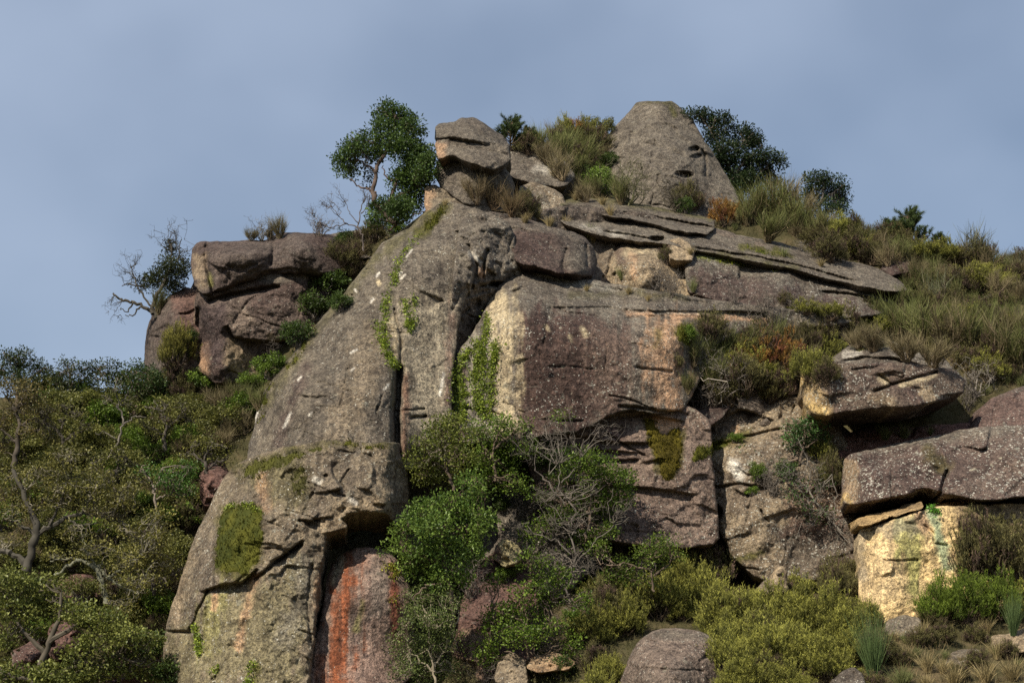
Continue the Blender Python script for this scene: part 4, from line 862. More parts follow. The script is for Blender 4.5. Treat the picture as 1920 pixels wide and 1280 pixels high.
moss(s2, [(448, 884), (470, 868), (510, 856), (560, 842), (600, 834), (606, 842), (560, 858), (530, 880), (500, 890), (470, 905)], 0.05, (0.062, 0.062, 0.014), (0.04, 0.04, 0.012), 900)
moss(s2, [(540, 872), (572, 866), (584, 900), (560, 935), (542, 915)], 0.04, (0.060, 0.058, 0.016), (0.04, 0.038, 0.014), 500)
moss(s2, [(620, 828), (660, 828), (700, 836), (732, 834), (730, 842), (690, 845), (650, 838), (622, 836)], 0.05, tufts=400)
moss(s1, [(600, 606), (585, 632), (560, 668), (540, 692), (532, 690), (560, 650), (585, 614)], 0.05, tufts=500)
moss(s1, [(520, 712), (500, 745), (488, 790), (480, 790), (488, 745), (508, 712)], 0.05, tufts=400)
moss(g3, [(1395, 462), (1430, 466), (1470, 478), (1485, 486), (1450, 482), (1405, 472)], 0.05, (0.10, 0.11, 0.014), tufts=400)
moss(g2, [(1305, 482), (1360, 486), (1420, 496), (1470, 506), (1465, 510), (1400, 498), (1330, 489)], 0.04, (0.14, 0.16, 0.016), (0.09, 0.10, 0.014), 400)
moss(h0, [(1595, 655), (1630, 646), (1660, 646), (1655, 652), (1620, 656), (1600, 662)], 0.05, tufts=300)
# ------------------------------------------------------------------ plants: builders
RG = np.random.default_rng(11)
def unit(v):
    return v / np.maximum(np.linalg.norm(v, axis=-1, keepdims=True), 1e-9)
def tube(mb, pts, r, col, sides=5):
    pts = np.asarray(pts, float); r = np.broadcast_to(np.asarray(r, float), (len(pts),))
    tn = unit(np.gradient(pts, axis=0))
    ref = np.array([0.31, 0.83, 0.46])
    a = unit(np.cross(tn, ref)); b = np.cross(tn, a)
    th = np.arange(sides) * 2 * math.pi / sides
    ring = pts[:, None] + r[:, None, None] * (np.cos(th)[None, :, None] * a[:, None] + np.sin(th)[None, :, None] * b[:, None])
    n = len(pts); i, j = np.meshgrid(np.arange(n - 1), np.arange(sides), indexing='ij'); i = i.ravel(); j = j.ravel(); k = (j + 1) % sides
    Q = np.stack([i * sides + j, i * sides + k, (i + 1) * sides + k, (i + 1) * sides + j], 1)
    c = np.asarray(col) * (1 + 0.25 * np.sin(np.arange(n) * 1.7 + pts[:, 0] * 5))[:, None]
    mb.add(ring.reshape(-1, 3), quads=Q, col=np.repeat(c, sides, 0))
def wiggle(a, b, n=7, amp=0.12, rg=RG):
    a = np.asarray(a, float); b = np.asarray(b, float)
    t = np.linspace(0, 1, n)[:, None]; p = a + (b - a) * t
    L_ = np.linalg.norm(b - a)
    j = np.cumsum(rg.normal(0, 1, (n, 3)), 0); j -= j[0] + (j[-1] - j[0]) * t
    return p + j * amp * L_ / math.sqrt(n)
def leaves(mb, cen, n, spread, Lf, Wf, c1, c2, rg=RG, up=0.35, dark=0.25, droop=0.0):
    """n leaf blades around each centre"""
    cen = np.asarray(cen, float)
    N = len(cen) * n
    off = rg.normal(0, 1, (N, 3)); off = off / np.maximum(1, np.linalg.norm(off, axis=1, keepdims=True) / 1.6)
    pos = np.repeat(cen, n, 0) + off * np.asarray(spread)
    d = unit(rg.normal(0, 1, (N, 3)) + off * 0.7 + np.array([0, 0, up - droop]))
    side = unit(np.cross(d, rg.normal(0, 1, (N, 3)) + np.array([0, 0.3, 1.6])))
    nn = np.cross(side, d)
    l = Lf * rg.uniform(0.5, 1.4, (N, 1)); w = Wf * rg.uniform(0.7, 1.25, (N, 1))
    v0 = pos; v2 = pos + d * l; m = pos + d * l * 0.52 + nn * w * 0.18
    V = np.stack([v0, m + side * w / 2, v2, m - side * w / 2], 1).reshape(-1, 3)
    f = np.clip(np.repeat(rg.uniform(0.1, 0.9, (len(cen), 1)), n, 0) + rg.normal(0, 0.22, (N, 1)), 0, 1)
    clump = np.repeat(rg.uniform(1 - dark, 1 + dark, (len(cen), 1)), n, 0)
    C = (np.array(c1) * (1 - f) + np.array(c2) * 1.25 * f) * clump * rg.uniform(0.85, 1.15, (N, 1))
    mb.add(V, quads=np.arange(N * 4).reshape(-1, 4), col=np.repeat(C, 4, 0))
def blades(mb, base, dirs, length, width, c0, c1, rg=RG, segs=3, bend=0.25, gravity=0.0):
    """thin tapering blades (broom twigs, grass)"""
    N = len(base); dirs = unit(dirs)
    length = np.broadcast_to(length, (N,))[:, None]
    side = unit(np.cross(dirs, rg.normal(0, 1, (N, 3))))
    bd = unit(rg.normal(0, 1, (N, 3)) + np.array([0, 0, 0.6])) * bend
    Vs, Cs = [], []
    for k in range(segs + 1):
        t = k / segs
        p = base + dirs * length * t + bd * length * t * t * 0.6 + np.array([0, 0, -1.0]) * gravity * length * t * t
        w = width * (1 - t * 0.85)
        Vs += [p - side * w / 2, p + side * w / 2]
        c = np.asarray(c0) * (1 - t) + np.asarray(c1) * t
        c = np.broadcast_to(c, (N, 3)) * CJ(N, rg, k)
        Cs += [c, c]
    V = np.stack(Vs, 1); C = np.stack(Cs, 1); m = V.shape[1]
    Q = np.concatenate([np.arange(N)[:, None] * m + np.array([2 * k, 2 * k + 1, 2 * k + 3, 2 * k + 2]) for k in range(segs)])
    mb.add(V.reshape(-1, 3), quads=Q, col=C.reshape(-1, 3))
_cj = {}
def CJ(N, rg, k):
    if k == 0 or _cj.get('n') != N:
        _cj['n'] = N; _cj['v'] = rg.uniform(0.7, 1.3, (N, 1))
    return _cj['v']
def needles(mb, base, dirs, length, n, nl, nw, c0, c1, rg=RG, spread=0.8):
    """shoots densely set with needles: base (N,3), dirs (N,3)"""
    N = len(base); dirs = unit(dirs); length = np.broadcast_to(length, (N,))
    t = rg.uniform(0.05, 1, (N, n)); P = base[:, None] + dirs[:, None] * (length[:, None] * t)[..., None]
    rad = unit(np.cross(np.repeat(dirs, n, 0), rg.normal(0, 1, (N * n, 3))))
    d = unit(np.repeat(dirs, n, 0) * 1.0 + rad * spread)
    P = P.reshape(-1, 3); tip = P + d * nl * rg.uniform(0.6, 1.3, (N * n, 1))
    s = unit(np.cross(d, rg.normal(0, 1, (N * n, 3)))) * nw / 2
    V = np.stack([P - s, P + s, tip], 1).reshape(-1, 3)
    tt = t.reshape(-1, 1)
    C = (np.asarray(c0) * (1 - tt) + np.asarray(c1) * tt) * np.repeat(rg.uniform(0.7, 1.3, (N, 1)), n, 0)
    mb.add(V, tris=np.arange(N * n * 3).reshape(-1, 3), col=np.repeat(C, 3, 0))
    s2 = unit(np.cross(dirs, rg.normal(0, 1, (N, 3)))) * nw * 0.5
    V = np.stack([base - s2, base + s2, base + dirs * length[:, None]], 1).reshape(-1, 3)
    mb.add(V, tris=np.arange(N * 3).reshape(-1, 3), col=np.repeat(np.broadcast_to(np.asarray(c0) * 0.8, (N, 3)), 3, 0))

# shrub models about one metre tall, root at the origin
BROWN = (0.085, 0.062, 0.042); GREYB = (0.105, 0.090, 0.075); PALEB = (0.17, 0.15, 0.125)
def broom_model(seed, green=(0.105, 0.122, 0.034), base=(0.115, 0.090, 0.050), spread=0.55, stems=34, sub=16):
    rg = np.random.default_rng(seed)
    st, fo = MB(), MB()
    a = rg.uniform(0, 2 * math.pi, stems); s = rg.uniform(0.05, 1, stems) ** 0.7 * spread
    dirs = unit(np.stack([np.cos(a) * s, np.sin(a) * s, np.ones(stems)], 1) + np.array([rg.normal(0, .12), 0, 0]))
    ln = rg.uniform(0.22, 0.74, stems)
    b0 = np.stack([np.cos(a), np.sin(a), 0 * a], 1) * 0.05
    for k in range(stems):
        p = wiggle(b0[k], b0[k] + dirs[k] * ln[k], 5, 0.16, rg)
        tube(st, p, np.linspace(0.011, 0.005, 5), np.array(base) * rg.uniform(0.6, 1.2), 4)
    t = rg.uniform(0.35, 1.0, (stems, sub)); bs = (b0[:, None] + dirs[:, None] * (ln[:, None] * t)[..., None]).reshape(-1, 3)
    dd = np.repeat(dirs, sub, 0) + rg.normal(0, 0.34, (stems * sub, 3)) + np.array([0, 0, 0.2])
    blades(fo, bs, dd, rg.uniform(0.16, 0.46, stems * sub), 0.012, np.array(base) * 0.5 + np.array(green) * 0.5, green, rg, 3, 0.6)
    sel = rg.random(len(bs)) < 0.6
    blades(fo, bs[sel] + rg.normal(0, 0.03, (sel.sum(), 3)), dd[sel] + rg.normal(0, 0.35, (sel.sum(), 3)), rg.uniform(0.15, 0.35, sel.sum()), 0.011, base, np.array(green) * 1.15, rg, 2, 0.4)
    return st.mesh('stems', BARK), fo.mesh('foliage', SHOOT)
def heath_model(seed, c0=(0.070, 0.074, 0.020), c1=(0.240, 0.235, 0.048), w=0.55, plumes=100, shoots=11, dead=0.0, nl=0.055):
    rg = np.random.default_rng(seed)
    st, fo = MB(), MB()
    u = rg.normal(0, 1, (plumes, 3)); u[:, 2] = np.abs(u[:, 2]); u = unit(u)
    r = rg.uniform(0.35, 1.0, plumes) ** 0.5
    lob = 1 + 0.22 * np.sin(np.arctan2(u[:, 1], u[:, 0]) * 3 + seed) + rg.normal(0, 0.08, plumes)
    pc = np.stack([u[:, 0] * w * r * lob, u[:, 1] * w * r * lob, 0.10 + u[:, 2] * 0.72 * r * lob], 1)
    for k in range(0, plumes, 3):
        tube(st, wiggle((rg.normal(0, .05), rg.normal(0, .05), -0.05), pc[k], 6, 0.15, rg), np.linspace(0.018, 0.004, 6), BROWN, 4)
    b = np.repeat(pc, shoots, 0) + rg.normal(0, 0.055, (plumes * shoots, 3))
    d = np.repeat(u * 0.5 + np.array([0, 0, 1.0]), shoots, 0) + rg.normal(0, 0.28, (plumes * shoots, 3))
    pcol = rg.uniform(0.75, 1.25, (plumes, 1)); isd = rg.random((plumes, 1)) < dead
    C1 = np.where(isd, np.array([[0.12, 0.085, 0.05]]), np.array([c1])) * pcol; C0 = np.where(isd, np.array([[0.07, 0.05, 0.035]]), np.array([c0])) * pcol
    k = np.repeat(np.arange(plumes), shoots)
    N = len(b); n = 15
    needles(fo, b, d, rg.uniform(0.10, 0.24, N), n, nl, 0.013, np.repeat(C0[k], n, 0) if False else c0, c1, rg)
    # colour by plume
    cc = fo.c[0].reshape(N, n * 3, 3) * (pcol[k][:, None]); fo.c[0] = np.where(isd[k][:, None], cc * np.array([1.0, 0.72, 1.5]) * 0.8, cc).reshape(-1, 3)
    return st.mesh('stems', BARK), fo.mesh('foliage', SHOOT)
def leafy_model(seed, c1=(0.040, 0.072, 0.012), c2=(0.120, 0.175, 0.024), w=0.55, cl=75, n=40, L_=0.085, W_=0.045):
    rg = np.random.default_rng(seed)
    st, fo = MB(), MB()
    u = rg.normal(0, 1, (cl, 3)); u[:, 2] = u[:, 2] * 0.8 + 0.25; u = unit(u)
    r = rg.uniform(0.2, 1.0, cl) ** 0.45
    lob = 1 + 0.25 * np.sin(np.arctan2(u[:, 1], u[:, 0]) * 3 + seed) + rg.normal(0, 0.1, cl)
    pc = np.stack([u[:, 0] * w * r * lob, u[:, 1] * w * r * lob, 0.48 + u[:, 2] * 0.44 * r * lob], 1)
    for k in range(0, cl, 3):
        tube(st, wiggle((rg.normal(0, .05), rg.normal(0, .05), -0.05), pc[k], 6, 0.22, rg), np.linspace(0.02, 0.005, 6), GREYB, 4)
    leaves(fo, pc, n, (0.085, 0.085, 0.065), L_, W_, c1, c2, rg)
    return st.mesh('stems', BARK), fo.mesh('foliage', LEAF)
def bare_model(seed, col=GREYB, spread=0.7, n=16, sub=7, twist=0.32):
    rg = np.random.default_rng(seed)
    st, tw = MB(), MB()
    for k in range(n):
        a = rg.uniform(0, 2 * math.pi); s = rg.uniform(0.15, 1) * spread
        e = np.array([math.cos(a) * s, math.sin(a) * s, rg.uniform(0.5, 1.0)])
        p = wiggle((0, 0, -0.05), e, 9, twist, rg)
        tube(st, p, np.linspace(0.016, 0.004, 9), np.array(col) * rg.uniform(0.6, 1.3), 4)
        for q in range(sub):
            i = rg.integers(3, 9); d = unit(rg.normal(0, 1, 3) + np.array([0, 0, 0.5]))
            pp = wiggle(p[i], p[i] + d * rg.uniform(0.12, 0.35), 5, twist, rg)
            tube(tw, pp, np.linspace(0.006, 0.002, 5), np.array(col) * rg.uniform(0.6, 1.3), 3)
            for z in range(2):
                d2 = unit(d + rg.normal(0, 0.7, 3)); j = rg.integers(1, 5)
                tube(tw, wiggle(pp[j], pp[j] + d2 * rg.uniform(0.06, 0.18), 3, twist, rg), np.linspace(0.004, 0.0015, 3), np.array(col) * rg.uniform(0.6, 1.3), 3)
    return st.mesh('stems', BARK), tw.mesh('twigs', BARK)
def tuft_model(seed, c0=(0.17, 0.13, 0.06), c1=(0.26, 0.21, 0.10), n=170, spread=0.5, w=0.02, grav=0.35):
    rg = np.random.default_rng(seed)
    fo = MB()
    a = rg.uniform(0, 2 * math.pi, n); s = rg.uniform(0, 1, n) * spread
    d = np.stack([np.cos(a) * s, np.sin(a) * s, np.ones(n)], 1)
    blades(fo, np.stack([np.cos(a), np.sin(a), 0 * a - 0.3], 1) * 0.08 * rg.random((n, 1)), d, rg.uniform(0.5, 1.1, n), w, c0, c1, rg, 3, 0.3, grav)
    return None, fo.mesh('foliage', SHOOT)
def pine_model(seed):
    rg = np.random.default_rng(seed)
    st, fo = MB(), MB()
    tube(st, [(0, 0, -0.1), (0.01, 0, 0.4), (0, 0.01, 0.85)], [0.03, 0.02, 0.008], BROWN)
    B, D, Ls = [], [], []
    for z in np.linspace(0.08, 0.80, 10):
        for k in range(6):
            a = rg.uniform(0, 2 * math.pi); r = ((1.0 - z) * 0.40 + 0.05) * rg.uniform(0.6, 1.2)
            e = np.array([math.cos(a) * r, math.sin(a) * r, z + 0.05 + r * 0.3])
            w = wiggle((0, 0, z - 0.04), e, 4, 0.1, rg)
            tube(st, w, np.linspace(0.012, 0.005, 4), BROWN, 4)
            up = unit(np.array([math.cos(a) * 0.55, math.sin(a) * 0.55, 1.0]))
            for f in (0.45, 0.75, 1.0):
                B.append(w[0] * (1 - f) + e * f); D.append(up + rg.normal(0, 0.25, 3)); Ls.append(rg.uniform(0.10, 0.19))
    B.append(np.array([0, 0, 0.8])); D.append(np.array([0, 0, 1.])); Ls.append(0.2)
    needles(fo, np.array(B), np.array(D), np.array(Ls), 70, 0.085, 0.009, (0.030, 0.045, 0.016), (0.070, 0.098, 0.030), rg, 1.0)
    return st.mesh('stems', BARK), fo.mesh('foliage', SHOOT)

MODELS = {
    'broom': [broom_model(s) for s in (1, 2, 3, 4, 61, 62)],
    'drybroom': [broom_model(s, (0.135, 0.115, 0.056), (0.145, 0.112, 0.068), 0.75) for s in (5, 6, 7, 63, 64)],
    'tallbroom': [broom_model(s, (0.075, 0.085, 0.045), (0.11, 0.09, 0.06), 0.28, 16, 12) for s in (8, 9)],
    'heath': [heath_model(s) for s in (11, 12, 13)],
    'greyheath': [heath_model(s, (0.055, 0.050, 0.023), (0.130, 0.118, 0.042), 0.5, 110, 11, 0.3) for s in (14, 15, 16)],
    'greenheath': [heath_model(s, (0.050, 0.075, 0.012), (0.135, 0.185, 0.022), 0.7, 110, 11) for s in (17, 18)],
    'bracken': [heath_model(s, (0.12, 0.060, 0.016), (0.23, 0.125, 0.030), 0.6, 60, 7, 0.2, 0.08) for s in (19, 20)],
    'leafy': [leafy_model(s) for s in (21, 22, 23)],
    'darkleafy': [leafy_model(s, (0.022, 0.040, 0.010), (0.065, 0.098, 0.020)) for s in (24, 25, 26)],
    'oliveleafy': [leafy_model(s, (0.055, 0.062, 0.018), (0.140, 0.140, 0.036), 0.6, 70, 32) for s in (27, 28, 29)],
    'bare': [bare_model(s) for s in (31, 32, 33)],
    'palebare': [bare_model(s, PALEB, 0.8, 15, 8, 0.42) for s in (34, 35)],
    'drytuft': [tuft_model(s) for s in (41, 42, 43)],
    'greentuft': [tuft_model(s, (0.10, 0.10, 0.04), (0.13, 0.15, 0.05)) for s in (44, 45)],
    'rush': [tuft_model(46, (0.042, 0.066, 0.024), (0.080, 0.115, 0.038), 420, 0.48, 0.011, 0.10)],
    'pine': [pine_model(s) for s in (51, 52)],
}
KIND = {'broom': ('broom_shrub', 'shrub'), 'drybroom': ('broom_shrub', 'shrub'), 'tallbroom': ('broom_shrub', 'shrub'), 'heath': ('heath_shrub', 'shrub'), 'greyheath': ('heath_shrub', 'shrub'),
        'greenheath': ('heath_shrub', 'shrub'), 'bracken': ('bracken_clump', 'bracken'), 'leafy': ('evergreen_shrub', 'shrub'), 'darkleafy': ('evergreen_shrub', 'shrub'), 'oliveleafy': ('oak_scrub', 'shrub'),
        'bare': ('bare_shrub', 'shrub'), 'palebare': ('bare_shrub', 'shrub'), 'drytuft': ('grass_tuft', 'grass'), 'greentuft': ('grass_tuft', 'grass'), 'rush': ('rush_tuft', 'rush'), 'pine': ('pine_tree', 'tree')}
LOOK = {'broom': 'olive green broom shrub', 'drybroom': 'straw-coloured broom shrub', 'tallbroom': 'tall thin broom', 'heath': 'yellow-green heath bush', 'greyheath': 'grey-olive heath bush', 'greenheath': 'bright green heath bush',
        'bracken': 'rusty brown bracken clump', 'leafy': 'leafy green evergreen bush', 'darkleafy': 'dark green evergreen bush', 'oliveleafy': 'olive leaved oak scrub bush', 'bare': 'leafless grey twiggy shrub', 'palebare': 'leafless pale twisted shrub',
        'drytuft': 'tuft of dry straw grass', 'greentuft': 'tuft of green-tinged grass', 'rush': 'tall blue-green rush tuft', 'pine': 'small dark pine'}
ORD = ['first', 'second', 'third', 'fourth', 'fifth', 'sixth', 'seventh', 'eighth', 'ninth', 'tenth', 'eleventh', 'twelfth', 'thirteenth', 'fourteenth', 'fifteenth', 'sixteenth']
_used = {}
def plant(kind, px, py, hpx, label, group=None, wide=1.0, tint=(1, 1, 1), dY=0.0, Y=None):
    """one shrub rooted on the surface seen at (px, py), hpx photograph pixels tall"""
    ms = MODELS[kind]; i = _used.get(kind, 0); _used[kind] = i + 1
    sm, fm = ms[i % len(ms)]
    Yp = float(surf(px, py)) if Y is None else Y
    if Yp > 1e8: Yp = float(HILL(np.array([[px, py]], float))[0])
    Yp += dY
    loc = at(px, py, Yp); h = hpx * mpp(Yp)
    nm, cat = KIND[kind]
    e = link(nm, None, None, label, cat, group)
    e.location = loc; e.scale = (h * wide, h * wide, h)
    e.rotation_euler = (random.uniform(-.10, .10), random.uniform(-.10, .10), random.uniform(0, 6.28))
    for pn, m in (('stems', sm), ('foliage' if kind not in ('bare', 'palebare') else 'twigs', fm)):
        if m is not None:
            o = link(pn, m, e); o.color = (*tint, 1)
    return e
def zone(phrase, items, group=None):
    """items: (kind, px, py, hpx[, wide[, tint]]); labels count each kind from the left inside the place named by phrase"""
    by = {}
    for it in items: by.setdefault(it[0], []).append(it)
    for k, its in by.items():
        its.sort(key=lambda a: a[1])
        for n, it in enumerate(its):
            lab = LOOK[k] + ' ' + phrase
            if len(its) > 1: lab += ', ' + ORD[n] + ' from left'
            plant(k, it[1], it[2], it[3], lab, group or 'shrubs ' + phrase, it[4] if len(it) > 4 else 1.0, it[5] if len(it) > 5 else (1, 1, 1))

# trees traced after their boughs and leaf masses, each at its own distance
def tree(name, label, Y, boughs, clumps, leaf=(0.11, 0.05), c1=(0.016, 0.034, 0.009), c2=(0.05, 0.085, 0.018), bark=(0.10, 0.075, 0.055), dens=1.0, seed=1, cat='tree', group=None, twigcol=None, per=22, flat=0.75, twigs=7, root=None, depth=1.0, dead=()):
    rg = np.random.default_rng(seed)
    tr, br, fo = MB(), MB(), MB()
    samples = []
    first = True
    org = at(*(root or boughs[0][0][0][:2]), Y)
    for pts, r0, r1 in boughs:
        P = []
        for p in pts:
            P.append(at(p[0], p[1], Y + (p[2] if len(p) > 2 else 0)))
        P = np.array(P); n = max(6, 4 * len(P))
        t = np.linspace(0, len(P) - 1, n); k = np.clip(t.astype(int), 0, len(P) - 2); f = (t - k)[:, None]
        f2 = f * f * (3 - 2 * f) * 0.5 + f * 0.5
        q = P[k] * (1 - f2) + P[k + 1] * f2 + rg.normal(0, 0.035, (n, 3))
        rr = np.linspace(r0, r1, n) * rg.uniform(0.88, 1.15, n)
        tube(tr if first else br, q - org, rr, bark, 6)
        samples.append(q); first = False
    sam = np.concatenate(samples)
    tc = np.asarray(twigcol or bark)
    for c in clumps:
        cx, cy, rx, ry = c[:4]; den = c[4] if len(c) > 4 else 1.0; dy = c[5] if len(c) > 5 else rg.normal(0, 0.5) * depth
        Yc = Y + dy; m = mpp(Yc); pc = at(cx, cy, Yc)
        ax = np.array([rx * m, min(rx, ry * 1.4) * m * 0.9, ry * m])
        k = max(5, int(den * dens * (rx * ry) / 26))
        u = unit(rg.normal(0, 1, (k, 3))); r = rg.uniform(0.15, 1, k)[:, None] ** 0.45
        sub = pc + u * r * ax
        for q in range(max(2, int(twigs * min(1.0, 0.4 + rx * ry / 1500)))):
            e = sub[rg.integers(k)]
            s = sam[np.argmin(((sam - (pc * 0.7 + e * 0.3)) ** 2).sum(1) + rg.uniform(0, 0.4, len(sam)))]
            w = wiggle(s, e, 8, 0.22, rg); L_ = np.linalg.norm(e - s)
            tube(br, w - org, np.linspace(min(0.05, 0.016 + 0.012 * L_), 0.007, 8), tc * rg.uniform(0.6, 1.4), 4)
            for z in range(3):
                a = w[rg.integers(3, 8)]; b = sub[rg.integers(k)]
                b = a + (b - a) * min(1, 0.9 / max(np.linalg.norm(b - a), 1e-3))
                tube(br, wiggle(a, b, 5, 0.25, rg) - org, np.linspace(0.012, 0.005, 5), tc * rg.uniform(0.6, 1.4), 3)
        leaves(fo, sub - org, int(per * 1.9), (0.21, 0.21, 0.21 * flat), leaf[0] * 1.12, leaf[1] * 1.3, c1, c2, rg)
    for d in dead:                           # bare twig sprays: (x0, y0, x1, y1, n)
        a = at(d[0], d[1], Y); b = at(d[2], d[3], Y)
        for q in range(d[4]):
            e = b + rg.normal(0, 0.22, 3) * np.linalg.norm(b - a)
            w = wiggle(a, e, 9, 0.42, rg); tube(br, w - org, np.linspace(0.017, 0.005, 9), tc * rg.uniform(0.6, 1.4), 4)
            for z in range(5):
                p = w[rg.integers(2, 8)]; v = unit(e - a + rg.normal(0, 0.8, 3) * np.linalg.norm(e - a)) * rg.uniform(0.15, 0.5)
                tube(br, wiggle(p, p + v, 6, 0.45, rg) - org, np.linspace(0.008, 0.003, 6), tc * rg.uniform(0.6, 1.4), 3)
    e = link(name, None, None, label, cat, group); e.location = org
    link('trunk', tr.mesh('trunk', BARK, True), e)
    if br.n: link('branches', br.mesh('branches', BARK), e)
    if fo.n: link('crown', fo.mesh('crown', LEAF), e)
    return e
def ivy(label, lines, n, L_=0.10, c1=(0.075, 0.115, 0.018), c2=(0.21, 0.25, 0.035), wid=6, seed=5):
    rg = np.random.default_rng(seed)
    sts, fo = [], MB(); org = None
    cen = []
    for ln in lines:
        A = np.asarray(ln, float); t = np.linspace(0, len(A) - 1, max(6, 5 * len(A))); k = np.clip(t.astype(int), 0, len(A) - 2); f = (t - k)[:, None]
        q = A[k] * (1 - f) + A[k + 1] * f + rg.normal(0, 1.2, (len(t), 2))
        W = at(q[:, 0], q[:, 1], np.minimum(surf(q[:, 0], q[:, 1]), 95) - 0.03)
        if org is None: org = W[0]
        one = MB(); tube(one, W - org, 0.014, (0.12, 0.10, 0.07), 4); sts.append(one)
        m = int(1.6 * n * np.hypot(*np.diff(A, axis=0).T).sum() / 100)
        tt = rg.uniform(0, len(A) - 1, m); k = np.clip(tt.astype(int), 0, len(A) - 2); f = (tt - k)[:, None]
        p = A[k] * (1 - f) + A[k + 1] * f + rg.normal(0, wid, (m, 2)) * rg.random((m, 1))
        cen.append(at(p[:, 0], p[:, 1], surf(p[:, 0], p[:, 1]) - rg.uniform(0.05, 0.22, m)))
    cen = np.concatenate(cen); cen = cen[cen[:, 1] < 99]
    leaves(fo, cen - org, 4, (0.06, 0.04, 0.06), L_, L_ * 0.8, c1, c2, rg, 0.1, 0.3, 0.3)
    e = link('ivy', None, None, label, 'ivy'); e.location = org
    for one in sts: link('stem', one.mesh('stem', BARK), e)
    link('foliage', fo.mesh('foliage', LEAF), e)
random.seed(4)
# ------------------------------------------------------------------ trees
tree('strawberry_tree', 'dark evergreen tree with twisted bare lower boughs, left of the boulder stack', 90.5,
    [([(742, 418), (722, 400), (702, 384), (702, 350), (706, 320), (722, 285), (738, 250), (742, 215)], 0.17, 0.04), ([(703, 362), (690, 354), (676, 352), (655, 335)], 0.07, 0.025), ([(716, 396), (734, 372), (742, 345), (758, 320), (775, 300)], 0.12, 0.035),
     ([(706, 325), (690, 310), (670, 300), (650, 300)], 0.07, 0.02), ([(720, 290), (705, 270), (690, 268)], 0.06, 0.02), ([(742, 345), (722, 330), (716, 312)], 0.06, 0.02), ([(735, 372), (760, 362), (785, 350)], 0.06, 0.02), ([(728, 275), (755, 262), (775, 255)], 0.05, 0.02),
     ([(727, 434), (745, 422), (762, 414), (775, 402), (796, 396)], 0.05, 0.03)],
    [(728, 212, 30, 22, 1.1), (752, 228, 32, 22, 1.1), (722, 238, 28, 18), (770, 245, 24, 20), (690, 268, 38, 18, 1.1), (665, 280, 30, 20), (645, 302, 22, 20), (655, 320, 26, 16, .7), (700, 288, 30, 16, .8), (735, 268, 30, 22), (765, 278, 34, 24, 1.2), (790, 292, 26, 26, 1.2), (800, 318, 20, 30, 1.2), (770, 318, 34, 30, 1.2), (785, 345, 26, 26, 1.2), (755, 345, 24, 22, .8), (722, 395, 30, 22, 1.3), (752, 392, 32, 24, 1.3), (775, 375, 26, 22), (705, 410, 16, 10), (690, 330, 14, 12, .5)],
    leaf=(0.13, 0.06), c1=(0.020, 0.038, 0.010), c2=(0.062, 0.098, 0.022), bark=(0.085, 0.062, 0.050), seed=3, dens=1.35, per=18, twigs=6, dead=[(690, 300, 668, 250, 3), (800, 300, 812, 268, 2)])
tree('evergreen_tree', 'dark bushy evergreen tree rising behind the right side of the summit cone', 103.5,
    [([(1390, 375), (1375, 330), (1355, 290), (1335, 250), (1315, 222)], 0.13, 0.03), ([(1375, 330), (1400, 300), (1430, 275)], 0.08, 0.02), ([(1365, 310), (1385, 280), (1395, 262)], 0.06, 0.02), ([(1390, 360), (1430, 320), (1455, 302)], 0.07, 0.02)],
    [(1303, 212, 20, 11, 1.2), (1322, 222, 22, 16, 1.2), (1352, 232, 24, 18, 1.2), (1345, 258, 28, 22), (1392, 245, 16, 12), (1398, 265, 34, 20, 1.2), (1412, 258, 18, 16), (1365, 285, 34, 24), (1352, 310, 20, 30), (1385, 310, 34, 28, 1.2), (1375, 345, 34, 24, 1.2), (1440, 296, 28, 14, 1.2), (1462, 302, 16, 12), (1425, 315, 30, 18, 1.1), (1410, 345, 34, 26), (1445, 335, 26, 20)],
    leaf=(0.14, 0.06), c1=(0.012, 0.022, 0.009), c2=(0.034, 0.052, 0.017), bark=(0.09, 0.075, 0.06), seed=4, dens=1.5, per=17)
tree('evergreen_tree', 'small dark round-headed tree on the right skyline, beyond the broom', 101,
    [([(1535, 415), (1538, 385), (1545, 355), (1550, 335)], 0.10, 0.03), ([(1540, 380), (1560, 362), (1578, 350)], 0.05, 0.02), ([(1538, 385), (1515, 365)], 0.05, 0.02)],
    [(1528, 340, 24, 14, 1.1), (1552, 334, 28, 12, 1.1), (1575, 348, 18, 14), (1545, 358, 32, 18), (1572, 372, 20, 20), (1522, 372, 24, 24), (1550, 388, 30, 20), (1580, 392, 14, 16, .8)],
    leaf=(0.13, 0.055), c1=(0.012, 0.022, 0.009), c2=(0.032, 0.050, 0.016), bark=(0.08, 0.07, 0.06), seed=5, dens=1.5, per=16)
